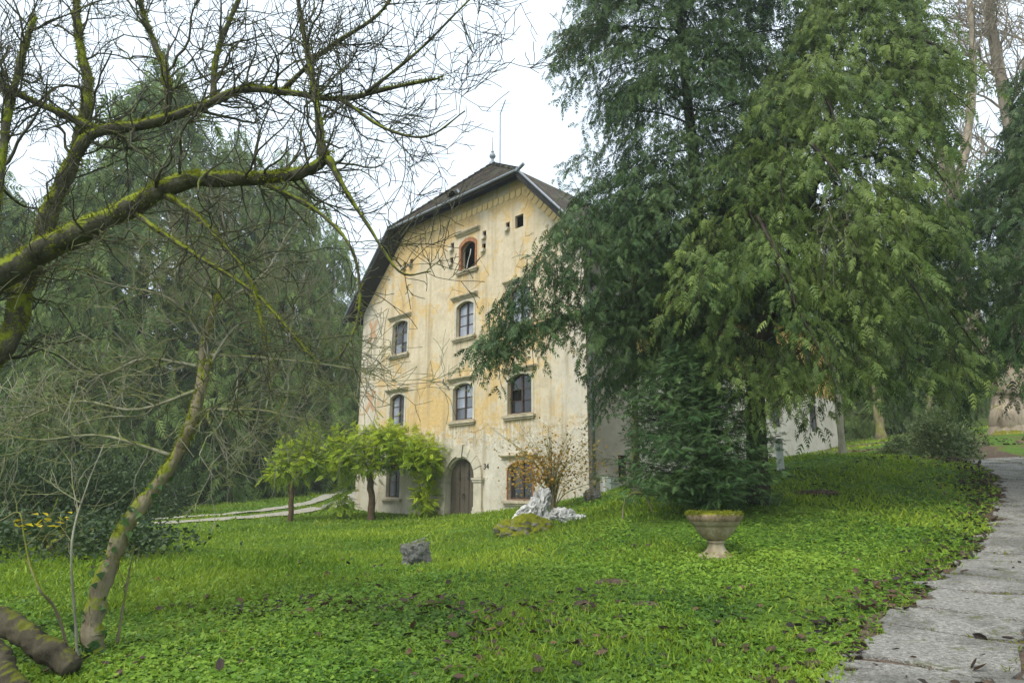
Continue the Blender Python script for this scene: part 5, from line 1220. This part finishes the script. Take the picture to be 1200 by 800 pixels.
# grass blades
n = 165000; x, y, r = scatter_ground(n, 5, 52, 44, .85)
g0 = fbm(np.c_[x * .4, y * .4, x * 0], 3, 17); keep = allowed(x, y) & (rng.random(n) < np.where((x < 2) & (y > 12), 1.0, .35 + .7 * (g0 > .52))) & ~((x > 15) & (y > 20) & (g0 < .55))
x, y, r, g0 = x[keep], y[keep], r[keep], g0[keep]; n = len(x); z = H(x, y)
L_ = (.06 + .10 * rng.random(n) * np.clip(g0 * 2 - .5, .3, 1.4)) * (1 + r * .012)
X = np.c_[rng.normal(0, .55, (n, 2)), np.full(n, .75)]; mb = MB()
mb.scatter(BLADE, np.c_[x, y, z - .005], X, np.c_[rng.normal(0, 1, (n, 2)), np.zeros(n)], L_, .8 + .10 * r, np.clip(.42 + 1.3 * (fbm(np.c_[x * .22, y * .22, x * 0 + 4], 4, 55) - .5) + rng.normal(0, .24, n), 0, 1))
tag(mb.build('lawn_grass', M['grass']), 'short bright green grass of the lawn', 'grass', kind='stuff')
jb = []
for a, b in rows:
    for _ in range(int(46)):
        jb.append(road_at(b + rng.normal(0, .02), rng.uniform(0, ROADW)) if rng.random() < .45 else road_at(rng.uniform(a, b), lane_split + rng.normal(0, .05)))
jb = np.array(jb); jb = jb[vnoise(np.c_[jb * 1.4, jb[:, :1] * 0], 6) > .52]; n = len(jb)
mb = MB(); P = np.repeat(jb, 3, 0) + rng.normal(0, .025, (n * 3, 2)); n = len(P)
mb.scatter(BLADE, np.c_[P, H(P[:, 0], P[:, 1]) + .03], np.c_[rng.normal(0, .7, (n, 2)), np.full(n, .6)], np.c_[rng.normal(0, 1, (n, 2)), np.zeros(n)], rng.uniform(.03, .08, n), 2.2, np.clip(rng.normal(.35, .2, n), 0, 1))
tag(mb.build('joint_moss', M['moss']), 'moss and grass tufts in the cracks of the driveway', 'moss', kind='stuff')
# dead leaves: curled, mostly in the foreground drift and along the driveway
CURL = (np.array([(0, 0, .03), (.25, .28, .12), (.3, 0, .0), (.25, -.28, .10), (.65, .26, .16), (.7, 0, .03), (.65, -.26, .08), (1, .03, .14)]), np.array([(0, 2, 1), (0, 3, 2), (1, 2, 4), (2, 5, 4), (2, 3, 5), (3, 6, 5), (4, 5, 7), (5, 6, 7)]))
n = 9500; x, y, r = scatter_ground(n, 5.2, 17); dn = fbm(np.c_[x * .55, y * .9, x * 0 + 5], 4, 41)
drift = np.exp(-(((x + 1.9) / 1.9) ** 2 + ((y - 8.6) / 1.3) ** 2)) * 1.5 + .13
keep = (rng.random(n) < drift * np.clip((dn - .42) * 5, .05, 1)); x, y = x[keep], y[keep]
s_ = rng.uniform(0, 30, 1500); of = np.minimum(rng.normal(-.30, .30, 1500), .06 + .6 * (rng.random(1500) < .02)); e_ = np.array([road_at(a, b) for a, b in zip(s_, of)]); x = np.r_[x, e_[:, 0]]; y = np.r_[y, e_[:, 1]]
xx = rng.uniform(8, 23, 4600); yy = rng.uniform(15.5, 34, 4600); kk = fbm(np.c_[xx * .5, yy * .5, xx * 0], 3, 77) > .5; xx, yy = xx[kk], yy[kk]; kk = np.array([min((road_c[:, 0] - a) ** 2 + (road_c[:, 1] - b) ** 2) > 1.2 for a, b in zip(xx, yy)]); xx, yy = xx[kk], yy[kk]; x = np.r_[x, xx]; y = np.r_[y, yy]; r = np.hypot(x, y)
n = len(x); z = H(x, y); mb = MB()
mb.scatter(CURL, np.c_[x, y, z + .02 + .03 * rng.random(n)], np.c_[rng.normal(0, 1, (n, 2)), rng.normal(0, .25, n)], UP + rng.normal(0, .45, (n, 3)), rng.uniform(.05, .14, n) * (1 + np.maximum(0, r - 15) * .02), 1, np.clip(rng.normal(.38, .28, n), 0, 1))
tag(mb.build('dead_leaves', M['dead']), 'dark brown fallen leaves scattered over lawn and driveway edge', 'leaves', kind='stuff')
for px, py, D, w_, lab in ((718, 691, 10.4, .30, 'bare soil patch nearest the middle of the lawn'), (757, 720, 9.0, .24, 'bare soil patch closest to the camera'), (684, 725, 9.0, .20, 'faint soil patch left of the closest one')):
    p = ground_pt(px, py, D); mb = MB(); rr = np.linspace(0, 1, 6); a = np.linspace(0, 6.283, 20, endpoint=False); V = []
    for q in rr: V += [(w_ * q * math.cos(b) * (1 + .15 * math.sin(3 * b)), w_ * .7 * q * math.sin(b), .055 * (1 - q * q) - .012 + rng.normal(0, .006)) for b in a]
    F = [(i * 20 + j, i * 20 + (j + 1) % 20, (i + 1) * 20 + (j + 1) % 20, (i + 1) * 20 + j) for i in range(5) for j in range(20)]
    mb.add(V, F); o = mb.build('soil_mound', M['soil'], None, True); o.location = p; tag(o, lab, 'soil', 'small soil mounds in the lawn')

# ------------------------------------------------------------------ haze
g = bpy.data.materials.new('thin_mist'); g.use_nodes = True; g.node_tree.nodes.clear()
pv = g.node_tree.nodes.new('ShaderNodeVolumePrincipled'); ov = g.node_tree.nodes.new('ShaderNodeOutputMaterial')
pv.inputs['Color'].default_value = (.93, .96, 1, 1); pv.inputs['Density'].default_value = .0009; pv.inputs['Anisotropy'].default_value = .2
g.node_tree.links.new(pv.outputs[0], ov.inputs['Volume'])
mb = MB(); mb.box((-206, -66, -8), (206, 206, 52)); hz = mb.build('haze', g); tag(hz, 'thin pale mist filling the air', 'haze', kind='stuff'); hz.visible_shadow = True
_tr = sum(sum(len(p.vertices) - 2 for p in m.polygons) if len(m.polygons) < 2000 else len(m.loops) - 2 * len(m.polygons) for m in bpy.data.meshes)
print('TRIS', _tr, 'OBJ', len(bpy.data.objects))
